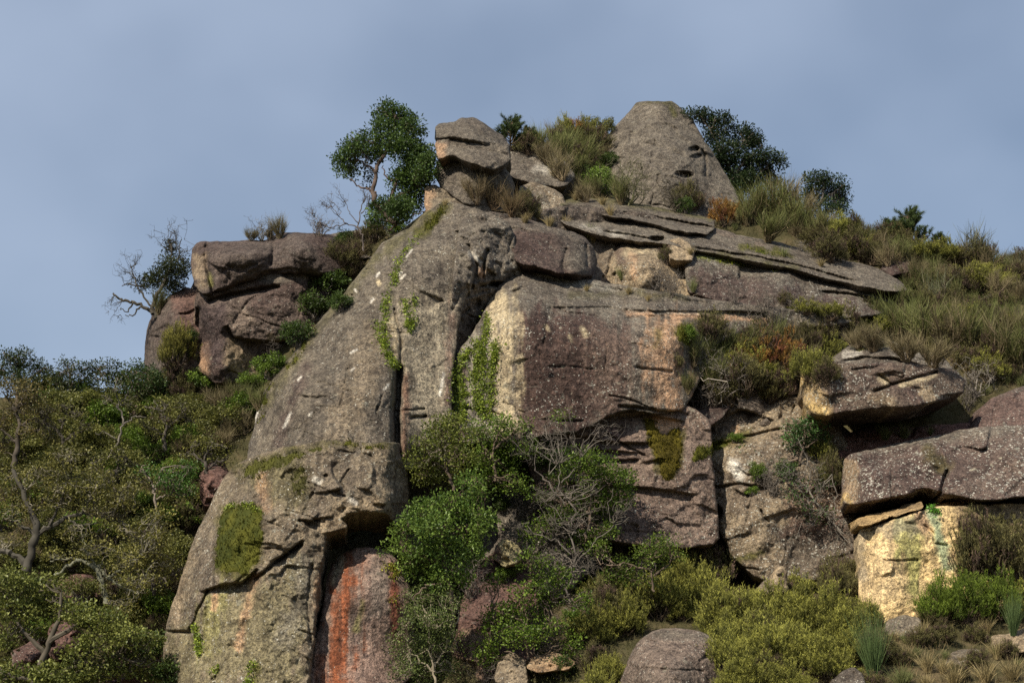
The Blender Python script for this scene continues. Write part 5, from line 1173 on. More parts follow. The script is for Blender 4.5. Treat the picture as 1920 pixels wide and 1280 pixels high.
tree('snag_tree', 'half dead dark tree with gnarled mossy stub boughs on the left outcrop', 97.0,
    [([(292, 592), (285, 575), (300, 545), (318, 510), (322, 480), (318, 450)], 0.13, 0.04), ([(288, 588), (268, 572), (245, 566), (225, 562), (212, 548)], 0.10, 0.05), ([(250, 567), (240, 585), (225, 578)], 0.05, 0.02), ([(262, 574), (250, 592), (235, 590)], 0.05, 0.02), ([(285, 575), (262, 545), (250, 515), (245, 495)], 0.06, 0.02), ([(318, 510), (335, 480), (340, 450)], 0.05, 0.02), ([(260, 540), (240, 530), (230, 535)], 0.04, 0.02)],
    [(322, 470, 20, 18, .7), (315, 500, 26, 22, 1.0), (332, 515, 20, 24, 1.1), (300, 525, 28, 20, 1.0), (275, 530, 26, 16, .9), (320, 545, 26, 20, 1.0), (345, 500, 12, 26, .7)],
    leaf=(0.11, 0.05), c1=(0.014, 0.020, 0.009), c2=(0.040, 0.050, 0.016), bark=(0.050, 0.044, 0.034), seed=6, per=18, dens=1.4,
    dead=[(318, 470, 300, 432, 4), (330, 470, 345, 425, 5), (318, 460, 322, 425, 4), (250, 520, 232, 480, 4), (246, 500, 250, 470, 4), (215, 555, 200, 580, 3), (230, 562, 205, 572, 3), (225, 590, 215, 602, 2), (240, 535, 225, 500, 3), (345, 490, 352, 450, 3)])
tree('bare_tree', 'leafless twisted grey tree between the left outcrop and the summit tree', 94.0,
    [([(682, 470), (680, 440), (672, 425), (676, 400), (682, 375)], 0.05, 0.02), ([(675, 428), (650, 420), (635, 405), (620, 385)], 0.035, 0.012), ([(674, 420), (655, 400), (648, 378)], 0.03, 0.012), ([(650, 420), (618, 425), (598, 415), (585, 400)], 0.03, 0.012), ([(678, 400), (692, 385)], 0.03, 0.01)],
    [(605, 425, 8, 6, .2)], bark=(0.085, 0.072, 0.065), seed=7, c1=(0.05, 0.05, 0.03), c2=(0.09, 0.08, 0.05), per=3,
    dead=[(682, 380, 680, 358, 4), (620, 388, 605, 375, 4), (648, 380, 640, 362, 3), (590, 405, 580, 385, 3), (635, 405, 625, 372, 3), (690, 388, 698, 365, 3), (600, 416, 590, 430, 2)])
# oaks of the left slope
OK1, OK2 = (0.062, 0.066, 0.019), (0.165, 0.150, 0.040)
tree('oak_tree', 'big sparse oak with dark forked trunk and lichened boughs, left edge', 80.5,
    [([(52, 1068), (58, 1030), (70, 1000), (62, 960), (40, 920), (25, 880)], 0.22, 0.07), ([(55, 1060), (20, 1035), (-20, 1025)], 0.15, 0.09), ([(68, 1005), (95, 985), (125, 970), (155, 962)], 0.12, 0.06), ([(64, 1000), (30, 975), (0, 975)], 0.09, 0.04), ([(125, 972), (150, 985), (185, 978)], 0.06, 0.02), ([(95, 985), (110, 950), (130, 900), (140, 860)], 0.07, 0.02), ([(155, 962), (190, 970), (230, 980)], 0.05, 0.02)],
    [(30, 900, 40, 34), (85, 890, 44, 30), (130, 860, 40, 30), (20, 960, 34, 26, .8), (110, 930, 46, 26, .8), (170, 910, 44, 34), (60, 945, 30, 22, .7), (200, 960, 44, 26, .8), (150, 1000, 40, 20, .6), (20, 1010, 30, 20, .6), (230, 930, 36, 30), (245, 1000, 30, 24, .8)],
    leaf=(0.11, 0.06), c1=OK1, c2=OK2, bark=(0.055, 0.050, 0.040), seed=8, per=11, dens=0.75, twigs=10, twigcol=(0.15, 0.135, 0.10))
tree('oak_tree', 'oak with pale grey-green lichened boughs spreading low, left of the slab', 79.0,
    [([(200, 1130), (190, 1090), (180, 1062), (150, 1050), (125, 1062), (100, 1080)], 0.13, 0.05), ([(178, 1065), (185, 1058), (200, 1082), (225, 1098)], 0.08, 0.04), ([(180, 1062), (160, 1030), (155, 1010)], 0.06, 0.02), ([(200, 1085), (235, 1060), (270, 1035)], 0.06, 0.02), ([(225, 1098), (258, 1115), (270, 1080), (285, 1060)], 0.05, 0.02), ([(150, 1050), (120, 1045), (95, 1052)], 0.05, 0.02)],
    [(230, 1050, 40, 26, .8), (280, 1030, 36, 30, .9), (300, 980, 26, 34, .9), (180, 1030, 40, 22, .6), (260, 1090, 40, 22, .7), (110, 1040, 36, 18, .6), (310, 1060, 20, 30, .7), (230, 1140, 40, 20, .6)],
    leaf=(0.11, 0.06), c1=OK1, c2=OK2, bark=(0.115, 0.115, 0.08), seed=9, per=11, dens=0.75, twigs=10, twigcol=(0.12, 0.11, 0.08))
tree('oak_tree', 'leafy oak crown filling the bottom left corner', 74.5,
    [([(60, 1330), (70, 1270), (90, 1210), (110, 1160), (115, 1110)], 0.18, 0.05), ([(85, 1225), (40, 1180), (15, 1130)], 0.10, 0.03), ([(95, 1200), (150, 1170), (200, 1150)], 0.10, 0.03), ([(72, 1270), (140, 1250), (220, 1225)], 0.09, 0.03), ([(70, 1280), (20, 1265), (-20, 1240)], 0.08, 0.03)],
    [(20, 1090, 40, 24, 1.0), (75, 1100, 40, 24, 1.0), (30, 1140, 40, 26, 1.1), (95, 1140, 44, 24, 1.1), (150, 1150, 44, 24, 1.0), (60, 1180, 34, 18, .8), (200, 1165, 38, 22, .9), (10, 1200, 26, 18, .8), (190, 1205, 40, 20, .9), (30, 1270, 44, 22, 1.1), (110, 1265, 44, 24, 1.1), (180, 1260, 40, 22, 1.0), (240, 1240, 40, 24, 1.0), (270, 1200, 30, 20, .8), (290, 1265, 34, 22, 1.0), (145, 1225, 30, 14, .7), (240, 1190, 30, 18, .8)],
    leaf=(0.12, 0.075), c1=(0.055, 0.074, 0.018), c2=(0.160, 0.170, 0.042), bark=(0.07, 0.06, 0.045), seed=10, per=15, dens=0.9, twigs=8)
tree('oak_tree', 'upright oak with dark trunk at the upper left edge, bronze leaves', 86.0,
    [([(25, 880), (32, 840), (38, 800), (30, 770), (12, 745)], 0.15, 0.05), ([(38, 800), (60, 785), (85, 778)], 0.07, 0.02), ([(30, 770), (45, 740), (60, 715)], 0.06, 0.02), ([(32, 830), (10, 810), (-15, 800)], 0.06, 0.02)],
    [(20, 730, 34, 22), (60, 735, 34, 22), (30, 770, 34, 20, .7), (80, 770, 32, 18, .8), (0, 790, 30, 24), (50, 810, 28, 18, .7), (15, 845, 30, 18, .8), (90, 815, 30, 20, .8)],
    leaf=(0.11, 0.06), c1=(0.055, 0.052, 0.018), c2=(0.125, 0.10, 0.032), bark=(0.06, 0.05, 0.04), seed=11, per=11, dens=0.8, twigs=9)
tree('evergreen_tree', 'dense dark evergreen tree topping the left skyline', 93.0,
    [([(30, 780), (35, 730), (35, 690), (30, 670)], 0.14, 0.04), ([(35, 720), (70, 700), (85, 690)], 0.06, 0.02), ([(34, 725), (5, 700)], 0.06, 0.02)],
    [(22, 668, 26, 14, 1.2), (45, 672, 22, 14, 1.1), (15, 690, 32, 16, 1.1), (58, 692, 28, 16, 1.1), (85, 698, 22, 12), (35, 712, 40, 16, 1.0), (-10, 700, 24, 20)],
    leaf=(0.12, 0.055), c1=(0.016, 0.028, 0.010), c2=(0.045, 0.062, 0.018), seed=12, per=14)
tree('evergreen_tree', 'flat-topped evergreen tree on the left skyline, middle of the row', 93.5,
    [([(135, 790), (132, 740), (130, 700), (126, 685)], 0.10, 0.03), ([(132, 730), (165, 705), (185, 695)], 0.05, 0.02)],
    [(122, 682, 22, 10, 1.1), (145, 690, 24, 12, 1.0), (108, 700, 22, 12), (180, 690, 24, 12, 1.0), (205, 684, 20, 12, 1.0), (150, 712, 34, 16, .9), (195, 712, 30, 16, .9), (120, 725, 34, 16, .9)],
    leaf=(0.12, 0.055), c1=(0.020, 0.030, 0.011), c2=(0.055, 0.072, 0.022), seed=13, per=13)
tree('evergreen_tree', 'evergreen tree at the right end of the left skyline row, beside the outcrop', 93.0,
    [([(255, 780), (258, 730), (262, 700)], 0.10, 0.03), ([(258, 730), (230, 712)], 0.05, 0.02)],
    [(262, 690, 26, 14, 1.2), (240, 700, 24, 14, 1.0), (282, 705, 22, 18, 1.1), (255, 722, 34, 18, 1.0), (225, 722, 26, 16, .9), (290, 730, 22, 20, 1.0)],
    leaf=(0.12, 0.055), c1=(0.016, 0.030, 0.010), c2=(0.045, 0.072, 0.018), seed=14, per=14)
tree('grey_tree', 'slender pale-barked tree with forked limbs in the middle of the wooded left slope', 88.0,
    [([(205, 860), (225, 815), (232, 790), (222, 760), (215, 730), (220, 705)], 0.06, 0.02), ([(232, 795), (255, 780), (275, 782)], 0.04, 0.015), ([(222, 765), (205, 745), (190, 740)], 0.035, 0.012), ([(218, 825), (195, 808), (180, 812)], 0.03, 0.012), ([(225, 760), (240, 735), (250, 722)], 0.03, 0.012)],
    [(200, 750, 26, 16, .5), (250, 755, 26, 18, .5), (225, 725, 24, 14, .5)], leaf=(0.11, 0.05), c1=(0.04, 0.05, 0.015), c2=(0.09, 0.095, 0.025), bark=(0.13, 0.115, 0.095), twigcol=(0.10, 0.088, 0.075), seed=15, per=9)
tree('grey_tree', 'pale-limbed little tree beside the reddish knob, left of the slab foot', 84.0,
    [([(292, 955), (290, 925), (285, 905), (272, 890), (266, 872)], 0.06, 0.02), ([(288, 920), (300, 898), (302, 880)], 0.045, 0.015), ([(290, 935), (312, 930), (325, 920)], 0.035, 0.015)],
    [(275, 880, 26, 16, .6), (315, 900, 30, 18, 1.0), (340, 915, 26, 16, 1.1), (350, 880, 24, 16, 1.0)], leaf=(0.11, 0.05), c1=(0.028, 0.058, 0.014), c2=(0.06, 0.12, 0.022), bark=(0.20, 0.165, 0.135), twigcol=(0.16, 0.13, 0.11), seed=16, per=13)

for lab, Y, (x, y), sc, sd in [('open-crowned oak high in the left wood, below the skyline row', 88.5, (115, 860), 1.0, 71), ('open-crowned oak in the left wood, nearest the great slab', 85.0, (385, 905), 0.8, 72),
                       ('open-crowned oak in the very middle of the left wood', 84.5, (215, 960), 1.1, 73), ('open-crowned oak high in the left wood, under the outcrop', 89.5, (310, 845), 0.9, 74), ('open-crowned oak low in the left wood, beside the slab foot', 80.0, (285, 1130), 1.0, 75)]:
    q = lambda dx, dy: (x + dx * sc, y + dy * sc)
    r_ = random.Random(sd); f = 1 if r_.random() < 0.5 else -1
    tree('oak_tree', lab, Y, [([q(0, 0), q(4 * f, -25), q(-3 * f, -50), q(6 * f, -80)], 0.11, 0.04), ([q(2 * f, -30), q(24 * f, -48), q(42 * f, -52)], 0.06, 0.02), ([q(-3 * f, -48), q(-26 * f, -66), q(-36 * f, -84)], 0.06, 0.02), ([q(4 * f, -70), q(22 * f, -90)], 0.04, 0.015)],
        [(*q(6 * f, -98), 26 * sc, 15 * sc, .9), (*q(30 * f, -84), 24 * sc, 14 * sc, .9), (*q(-28 * f, -92), 24 * sc, 15 * sc, .9), (*q(46 * f, -58), 22 * sc, 14 * sc, .8), (*q(-42 * f, -66), 22 * sc, 15 * sc, .8), (*q(2, -66), 24 * sc, 12 * sc, .5), (*q(22 * f, -40), 18 * sc, 10 * sc, .5)],
        leaf=(0.11, 0.06), c1=(0.052, 0.058, 0.016), c2=(0.150, 0.145, 0.036), bark=(0.060, 0.052, 0.042), seed=sd, per=10, dens=0.8, twigs=10, twigcol=(0.085, 0.075, 0.06), group='open-crowned oaks of the left wood')
# the leafy tangle under the square-cut block
G1, G2 = (0.040, 0.074, 0.011), (0.130, 0.185, 0.026)
tree('evergreen_bush', 'olive green bush growing out beside the foot of the cracked slab', 74.6,
    [([(850, 915), (838, 880), (830, 850), (825, 815)], 0.07, 0.03), ([(838, 880), (805, 860), (790, 840)], 0.05, 0.02), ([(832, 855), (860, 830), (870, 805)], 0.05, 0.02)],
    [(822, 800, 28, 16, 1.0), (850, 795, 28, 16, 1.0), (800, 830, 26, 20, 1.0), (835, 825, 34, 22, .9), (868, 820, 26, 22, .9), (790, 860, 26, 18, 1.0), (825, 862, 34, 22, .9), (862, 858, 30, 22, .8), (800, 890, 30, 18, 1.0), (840, 895, 30, 18, .9)],
    leaf=(0.10, 0.05), c1=(0.050, 0.066, 0.014), c2=(0.135, 0.150, 0.028), seed=21, per=15, cat='shrub')
tree('evergreen_bush', 'green bush below the pale streaked corner of the square-cut block', 77.0,
    [([(930, 900), (925, 860), (930, 820), (940, 795)], 0.06, 0.02), ([(926, 860), (900, 830), (895, 810)], 0.05, 0.02), ([(928, 840), (960, 815), (985, 795)], 0.05, 0.02)],
    [(905, 805, 28, 18, 1.0), (940, 795, 28, 16, 1.0), (970, 800, 24, 16, .9), (920, 830, 32, 20, .9), (955, 830, 30, 18, .8), (1050, 778, 18, 10, 1.0), (900, 860, 30, 24, 1.0), (985, 845, 26, 22, .9), (940, 868, 34, 24, .9), (960, 905, 30, 22, .8), (910, 900, 28, 20, .9)],
    leaf=(0.10, 0.05), c1=G1, c2=G2, seed=22, per=14, cat='shrub')
tree('evergreen_bush', 'big bright green bush in front of the dark cave, right of the rusty rock', 72.4,
    [([(850, 1130), (838, 1080), (830, 1030), (832, 985), (840, 955)], 0.09, 0.03), ([(836, 1060), (790, 1040), (755, 1030)], 0.05, 0.02), ([(832, 1010), (875, 985), (905, 965)], 0.05, 0.02), ([(840, 1090), (800, 1100), (775, 1120)], 0.05, 0.02)],
    [(790, 960, 30, 18, 1.1), (830, 945, 34, 20, 1.1), (875, 955, 32, 20, 1.1), (765, 990, 28, 18, 1.1), (810, 990, 38, 26, 1.1), (860, 995, 40, 28, 1.1), (905, 985, 24, 26, 1.0), (745, 1028, 26, 12, 1.1), (790, 1030, 38, 24, 1.1), (845, 1040, 40, 28, 1.1), (890, 1035, 26, 26, 1.0), (795, 1070, 34, 22, 1.0), (840, 1085, 40, 24, 1.0), (770, 1060, 20, 10, .8), (880, 900, 22, 14, 1.0), (890, 925, 28, 16, 1.0)],
    leaf=(0.105, 0.06), c1=(0.036, 0.070, 0.013), c2=(0.120, 0.172, 0.032), seed=23, per=16, cat='shrub')
tree('evergreen_bush', 'small-leaved grey-green bush hanging down to the bottom edge, right of the rusty rock', 72.4,
    [([(820, 1330), (815, 1270), (805, 1210), (800, 1160)], 0.06, 0.02), ([(815, 1260), (770, 1220), (755, 1180)], 0.04, 0.015), ([(812, 1250), (840, 1210), (850, 1170)], 0.04, 0.015)],
    [(790, 1120, 34, 22, .9), (835, 1125, 34, 22, .9), (770, 1160, 28, 24, .9), (815, 1165, 36, 26, .9), (760, 1205, 26, 24, .9), (800, 1215, 36, 26, .9), (840, 1200, 24, 28, .7), (755, 1255, 26, 22, 1.0), (795, 1265, 34, 22, .9), (835, 1260, 26, 22, .6)],
    leaf=(0.08, 0.04), c1=(0.048, 0.072, 0.020), c2=(0.130, 0.160, 0.046), seed=24, per=16, cat='shrub', twigcol=(0.2, 0.17, 0.12), bark=(0.2, 0.17, 0.12))
tree('evergreen_bush', 'glossy green bush at the right of the central tangle, below the moss curtain', 77.4,
    [([(1100, 1010), (1105, 960), (1110, 920), (1120, 890)], 0.07, 0.02), ([(1108, 930), (1145, 905), (1165, 900)], 0.05, 0.02), ([(1105, 960), (1070, 945), (1050, 945)], 0.05, 0.02)],
    [(1095, 850, 22, 14, .9), (1120, 865, 30, 18, 1.0), (1145, 890, 34, 20, 1.1), (1172, 905, 20, 20, 1.1), (1105, 895, 30, 18, .8), (1055, 935, 30, 14, 1.0), (1095, 940, 34, 18, 1.0), (1135, 935, 34, 22, 1.1), (1080, 870, 24, 16, .8), (1050, 900, 26, 16, .8), (1030, 975, 26, 18, .7), (1000, 1000, 26, 18, .8), (1130, 1000, 26, 18, .9), (1090, 1010, 24, 18, .7), (1060, 965, 28, 14, .9), (1120, 965, 26, 16, .8), (1170, 935, 16, 18, 1.0), (1010, 930, 22, 12, .8)],
    leaf=(0.11, 0.055), c1=G1, c2=G2, seed=25, per=15, cat='shrub')
tree('evergreen_bush', 'leafy green bush at the foot of the central tangle, above the dark hollow', 73.4,
    [([(990, 1240), (985, 1190), (990, 1140), (1005, 1100)], 0.06, 0.02), ([(988, 1170), (950, 1150), (925, 1145)], 0.04, 0.015), ([(990, 1150), (1020, 1130), (1040, 1125)], 0.04, 0.015)],
    [(1010, 1085, 24, 14, .9), (990, 1110, 30, 18, .9), (1030, 1110, 22, 18, .8), (925, 1150, 24, 14, 1.0), (960, 1155, 30, 18, 1.0), (1000, 1150, 30, 18, .9), (930, 1180, 26, 16, 1.0), (970, 1190, 34, 18, 1.0), (1010, 1190, 26, 16, .9), (1040, 1180, 18, 18, .7), (960, 1130, 20, 12, .7), (1060, 1080, 24, 20, .8), (1085, 1130, 22, 20, .8), (1070, 1210, 24, 16, .8), (930, 1095, 20, 16, .7), (1000, 1050, 24, 18, .8), (900, 1215, 24, 18, .8), (930, 1240, 26, 16, .8)],
    leaf=(0.11, 0.055), c1=G1, c2=G2, seed=26, per=14, cat='shrub')
tree('evergreen_bush', 'green bush under the big grey heath, right of the central tangle', 75.6,
    [([(1225, 1110), (1225, 1070), (1215, 1040)], 0.05, 0.02), ([(1225, 1080), (1260, 1050), (1275, 1040)], 0.04, 0.015), ([(1222, 1070), (1175, 1055), (1150, 1060)], 0.04, 0.015)],
    [(1240, 1015, 26, 12, 1.0), (1215, 1030, 26, 12, 1.0), (1260, 1035, 28, 14, 1.0), (1225, 1050, 34, 14, 1.0), (1170, 1065, 30, 16, 1.0), (1150, 1085, 22, 14, .9), (1120, 1030, 22, 14, .9), (1200, 1085, 30, 12, .8)],
    leaf=(0.10, 0.05), c1=G1, c2=(0.11, 0.145, 0.024), seed=27, per=14, cat='shrub')
tree('evergreen_bush', 'dark green bush tucked under the left end of the lens-shaped boulder', 81.0,
    [([(1500, 870), (1505, 840), (1510, 815)], 0.05, 0.02), ([(1504, 845), (1530, 825)], 0.04, 0.015)],
    [(1500, 800, 22, 12, 1.2), (1530, 798, 20, 14, 1.2), (1515, 820, 32, 16, 1.2), (1490, 825, 20, 14, 1.1), (1410, 855, 22, 14, .7), (1395, 880, 14, 14, .6), (1440, 870, 16, 12, .5)],
    leaf=(0.12, 0.055), c1=(0.018, 0.045, 0.012), c2=(0.055, 0.105, 0.024), seed=28, per=14, cat='shrub')
# bare tangles
tree('bare_tree', 'big tangle of dead pale twisted branches in the middle of the central bushes', 76.4,
    [([(1085, 1240), (1062, 1190), (1078, 1140), (1052, 1090), (1082, 1040), (1066, 995), (1080, 955), (1046, 915), (1052, 880), (1036, 852)], 0.044, 0.016), ([(1066, 1100), (1085, 1050), (1110, 1020), (1150, 985), (1180, 970)], 0.034, 0.011), ([(1070, 1040), (1040, 1010), (1000, 1000), (970, 990)], 0.030, 0.011), ([(1060, 945), (1020, 900), (1000, 870), (1005, 830)], 0.030, 0.011), ([(1052, 905), (1085, 870), (1090, 835), (1120, 800)], 0.028, 0.010), ([(1065, 1130), (1095, 1110), (1120, 1100)], 0.022, 0.011), ([(1062, 1140), (1080, 1180), (1095, 1220)], 0.022, 0.008), ([(1045, 870), (1010, 850), (975, 820)], 0.022, 0.008), ([(1090, 850), (1070, 820), (1060, 790)], 0.020, 0.008), ([(1150, 985), (1140, 950), (1150, 915)], 0.017, 0.008)],
    [(1060, 1030, 8, 6, .2)], bark=(0.11, 0.095, 0.08), twigcol=(0.115, 0.10, 0.082), seed=31, c1=G1, c2=G2, per=4,
    dead=[(1042, 870, 1000, 800, 8), (1045, 870, 1060, 790, 8), (1090, 850, 1130, 800, 7), (1000, 860, 960, 800, 7), (1075, 1000, 1020, 960, 9), (1075, 1000, 1110, 960, 9), (1070, 1050, 1020, 1040, 9), (1070, 1060, 1120, 1050, 9), (1062, 1120, 1010, 1110, 6), (1065, 1130, 1110, 1140, 8), (1078, 1200, 1110, 1180, 6), (1060, 930, 1000, 920, 8), (1060, 930, 1110, 900, 8), (1150, 980, 1180, 940, 5), (1000, 1000, 960, 970, 5), (1075, 1230, 1120, 1240, 5), (1070, 1180, 1020, 1200, 5)], cat='dead tree')
tree('bare_tree', 'dead grey branches draped over the pale rock face, left of the long block', 80.2,
    [([(1580, 1000), (1545, 960), (1515, 920), (1490, 890), (1470, 870)], 0.05, 0.018), ([(1530, 940), (1500, 960), (1480, 990)], 0.035, 0.015), ([(1515, 920), (1520, 880), (1510, 850)], 0.03, 0.012), ([(1560, 975), (1570, 930), (1560, 890)], 0.03, 0.012), ([(1490, 890), (1455, 885)], 0.02, 0.01)],
    [(1540, 900, 24, 22, .5), (1500, 930, 26, 26, .5), (1470, 890, 18, 16, .5), (1530, 970, 26, 18, .4)], bark=(0.13, 0.115, 0.095), seed=32, c1=(0.02, 0.045, 0.013), c2=(0.06, 0.10, 0.025), per=10, leaf=(0.11, 0.05),
    dead=[(1515, 920, 1480, 850, 7), (1490, 890, 1440, 900, 5), (1540, 955, 1500, 1000, 7), (1560, 970, 1600, 1010, 6), (1545, 960, 1560, 1030, 5), (1530, 940, 1540, 880, 6), (1480, 990, 1460, 1020, 3)], cat='dead tree')
tree('bare_tree', 'fallen pale twigs on the flat ledge above the orange streak', 85.0,
    [([(1268, 610), (1262, 590), (1240, 575), (1222, 570)], 0.025, 0.01), ([(1262, 592), (1280, 575)], 0.02, 0.01), ([(1245, 578), (1230, 560)], 0.02, 0.01)], [(1240, 590, 6, 4, .2)], bark=(0.2, 0.16, 0.11), seed=33, per=3,
    dead=[(1262, 590, 1290, 570, 4), (1240, 575, 1215, 560, 4), (1268, 610, 1285, 640, 3), (1240, 578, 1250, 555, 3)], cat='dead tree')

# ------------------------------------------------------------------ ivy
ivy('bright ivy curtain hanging down the pale left side of the square-cut block', [[(914, 590), (912, 620), (902, 660), (905, 700), (900, 740), (905, 785)], [(905, 640), (875, 660), (858, 690), (852, 740), (855, 785)], [(930, 640), (925, 670), (918, 720), (918, 790)], [(900, 650), (890, 700), (895, 770)], [(862, 700), (870, 750), (866, 790)]], 105, wid=8, seed=5)
ivy('line of ivy climbing the vertical crack of the great slab', [[(726, 548), (722, 580), (720, 620), (726, 660), (742, 690)], [(704, 605), (715, 640), (732, 672), (745, 685)], [(778, 555), (772, 600), (770, 620)], [(760, 560), (762, 610)]], 75, wid=6, seed=6)
ivy('sparse ivy trailing from the mossy crest of the great slab', [[(786, 438), (770, 460), (752, 480), (744, 510), (740, 530)], [(742, 500), (736, 528)]], 60, wid=5, seed=7)
ivy('yellow-green ivy sprays at the left edge of the bright bush by the rusty rock', [[(725, 1060), (740, 1065), (745, 1085)], [(738, 1120), (742, 1125)]], 70, wid=8, seed=8, c1=(0.14, 0.16, 0.02), c2=(0.30, 0.28, 0.04))
ivy('small ivy clump at the top of the mossy square panel', [[(424, 952), (440, 948)], [(455, 946), (470, 948), (488, 960)]], 90, wid=5, seed=9)
ivy('ivy sprig in the crack at the lower left of the buttress', [[(366, 1172), (370, 1190)], [(370, 1195), (374, 1225)]], 130, wid=4, seed=10)
ivy('green fern clump on the ledge above the yellow block', [[(1742, 952), (1760, 956)]], 160, wid=5, seed=11, c1=(0.05, 0.14, 0.02), c2=(0.13, 0.28, 0.04))
ivy('ivy running along the bottom of the buttress', [[(478, 1240), (466, 1262), (462, 1290)], [(395, 1262), (408, 1250)]], 60, wid=6, seed=12)

# ------------------------------------------------------------------ shrubs, place by place
zone("on skyline right of the summit cone", [('broom', 1412, 420, 90), ('broom', 1452, 425, 105, 1.0), ('broom', 1490, 440, 90), ('drybroom', 1470, 400, 85), ('broom', 1440, 455, 80, 1.1), ('drybroom', 1420, 405, 60), ('broom', 1530, 455, 70, 1.2), ('drybroom', 1505, 425, 80)])
zone("below the round-headed skyline tree", [('broom', 1570, 462, 70, 1.1), ('drybroom', 1545, 475, 60, 1.2), ('broom', 1610, 472, 60, 1.2), ('greyheath', 1590, 485, 60, 1.2), ('drybroom', 1640, 480, 55, 1.2), ('broom', 1640, 470, 55, 1.1), ('greyheath', 1555, 492, 55, 1.2)])
zone("on right skyline near the pines", [('pine', 1712, 470, 84, 1.1), ('pine', 1672, 462, 55, 1.1), ('pine', 1760, 480, 45, 1.1), ('broom', 1690, 490, 60, 1.1), ('drybroom', 1740, 495, 55, 1.1), ('drybroom', 1665, 500, 55, 1.1), ('broom', 1725, 500, 60, 1.0)])
zone("on the far right skyline", [('tallbroom', 1822, 500, 98, 1.2), ('tallbroom', 1835, 498, 70, 1.2), ('drybroom', 1790, 500, 55, 1.2), ('drybroom', 1850, 515, 60, 1.2), ('broom', 1885, 520, 50, 1.2), ('drybroom', 1915, 528, 55, 1.2), ('tallbroom', 1905, 520, 60, 1.2), ('greenheath', 1890, 510, 28, 1.0)])
zone("half way down the right slope", [('drybroom', 1705, 540, 65, 1.2), ('drybroom', 1760, 545, 65, 1.2), ('broom', 1735, 555, 70, 1.1), ('drybroom', 1810, 550, 65, 1.2), ('drybroom', 1870, 555, 60, 1.2), ('broom', 1790, 575, 70, 1.1), ('drybroom', 1915, 570, 60, 1.2), ('tallbroom', 1760, 590, 95, 1.3), ('broom', 1690, 575, 50, 1.2)])
zone("in the big right-hand broom patch", [('broom', 1650, 620, 75, 1.2), ('broom', 1690, 640, 100, 1.2), ('broom', 1735, 655, 110, 1.1), ('drybroom', 1780, 665, 110, 1.1), ('broom', 1825, 670, 110, 1.1), ('drybroom', 1870, 690, 110, 1.1), ('broom', 1910, 700, 115, 1.1), ('broom', 1850, 630, 75, 1.1), ('drybroom', 1900, 640, 75, 1.1), ('broom', 1720, 605, 60, 1.2), ('drybroom', 1790, 615, 65, 1.2), ('drybroom', 1700, 680, 70, 1.2), ('drybroom', 1750, 690, 70, 1.2), ('broom', 1930, 650, 90), ('drybroom', 1640, 660, 60, 1.2)])
zone('right of the lens-shaped boulder', [('drytuft', 1790, 690, 45, 1.4), ('drytuft', 1815, 705, 50, 1.3), ('drytuft', 1760, 668, 35, 1.4), ('palebare', 1830, 740, 70, 1.0), ('drybroom', 1850, 720, 60, 1.2), ('greentuft', 1890, 720, 35, 1.4), ('greentuft', 1915, 725, 35, 1.3), ('greentuft', 1850, 740, 30), ('bare', 1815, 770, 50, 1.0)])
zone("in gap under lens-shaped boulder", [('greentuft', 1660, 825, 42, 1.3), ('greentuft', 1695, 822, 42, 1.3), ('greentuft', 1745, 815, 24, 1.2)])
zone("in thicket right of orange streak", [('broom', 1315, 720, 110, 1.0), ('broom', 1350, 690, 95, 1.0), ('broom', 1345, 745, 95, 1.0), ('bare', 1370, 750, 95, 1.0), ('palebare', 1345, 755, 85, 1.0), ('bracken', 1430, 720, 90, 0.9), ('bracken', 1455, 690, 80, 0.9), ('greyheath', 1395, 740, 85, 1.0), ('bare', 1410, 650, 70, 1.1), ('greyheath', 1480, 735, 85, 1.0), ('heath', 1520, 715, 70, 1.0), ('greyheath', 1445, 755, 70, 1.1), ('drybroom', 1500, 690, 70, 1.1), ('broom', 1390, 690, 90, 1.0), ('bracken', 1480, 700, 60, 1.0), ('heath', 1545, 680, 55, 1.1)])
zone("between third ledge and thicket", [('bare', 1440, 610, 50, 1.2), ('bare', 1490, 620, 60, 1.2), ('greyheath', 1530, 625, 50, 1.2), ('heath', 1560, 600, 38, 1.2), ('greyheath', 1590, 640, 60, 1.2), ('drybroom', 1540, 650, 55, 1.2), ('heath', 1510, 590, 34, 1.2), ('drybroom', 1610, 655, 55, 1.2), ('bare', 1575, 655, 45, 1.2)])
zone("in thicket left of summit cone", [('broom', 1010, 285, 65, 0.9), ('greyheath', 990, 290, 50, 1.0), ('broom', 1050, 300, 75, 1.0), ('bracken', 1078, 262, 45, 0.9), ('heath', 1100, 262, 45, 0.9), ('oliveleafy', 1138, 258, 42, 0.7), ('broom', 1090, 320, 85, 1.0), ('broom', 1075, 318, 80, 1.0), ('drybroom', 1055, 340, 70, 1.0), ('oliveleafy', 1112, 258, 44, 0.8), ('darkleafy', 1135, 318, 40, 0.9), ('broom', 1080, 345, 70, 1.1), ('drybroom', 1025, 310, 55, 1.1), ('leafy', 1115, 365, 60, 1.0), ('drybroom', 1040, 270, 55, 0.9), ('heath', 1060, 265, 50, 0.8), ('broom', 1120, 372, 60, 1.0)])
zone('standing beyond the boulder stack', [('pine', 957, 285, 74, 1.1), ('pine', 988, 285, 50, 1.0), ('pine', 1000, 282, 40, 0.9)])
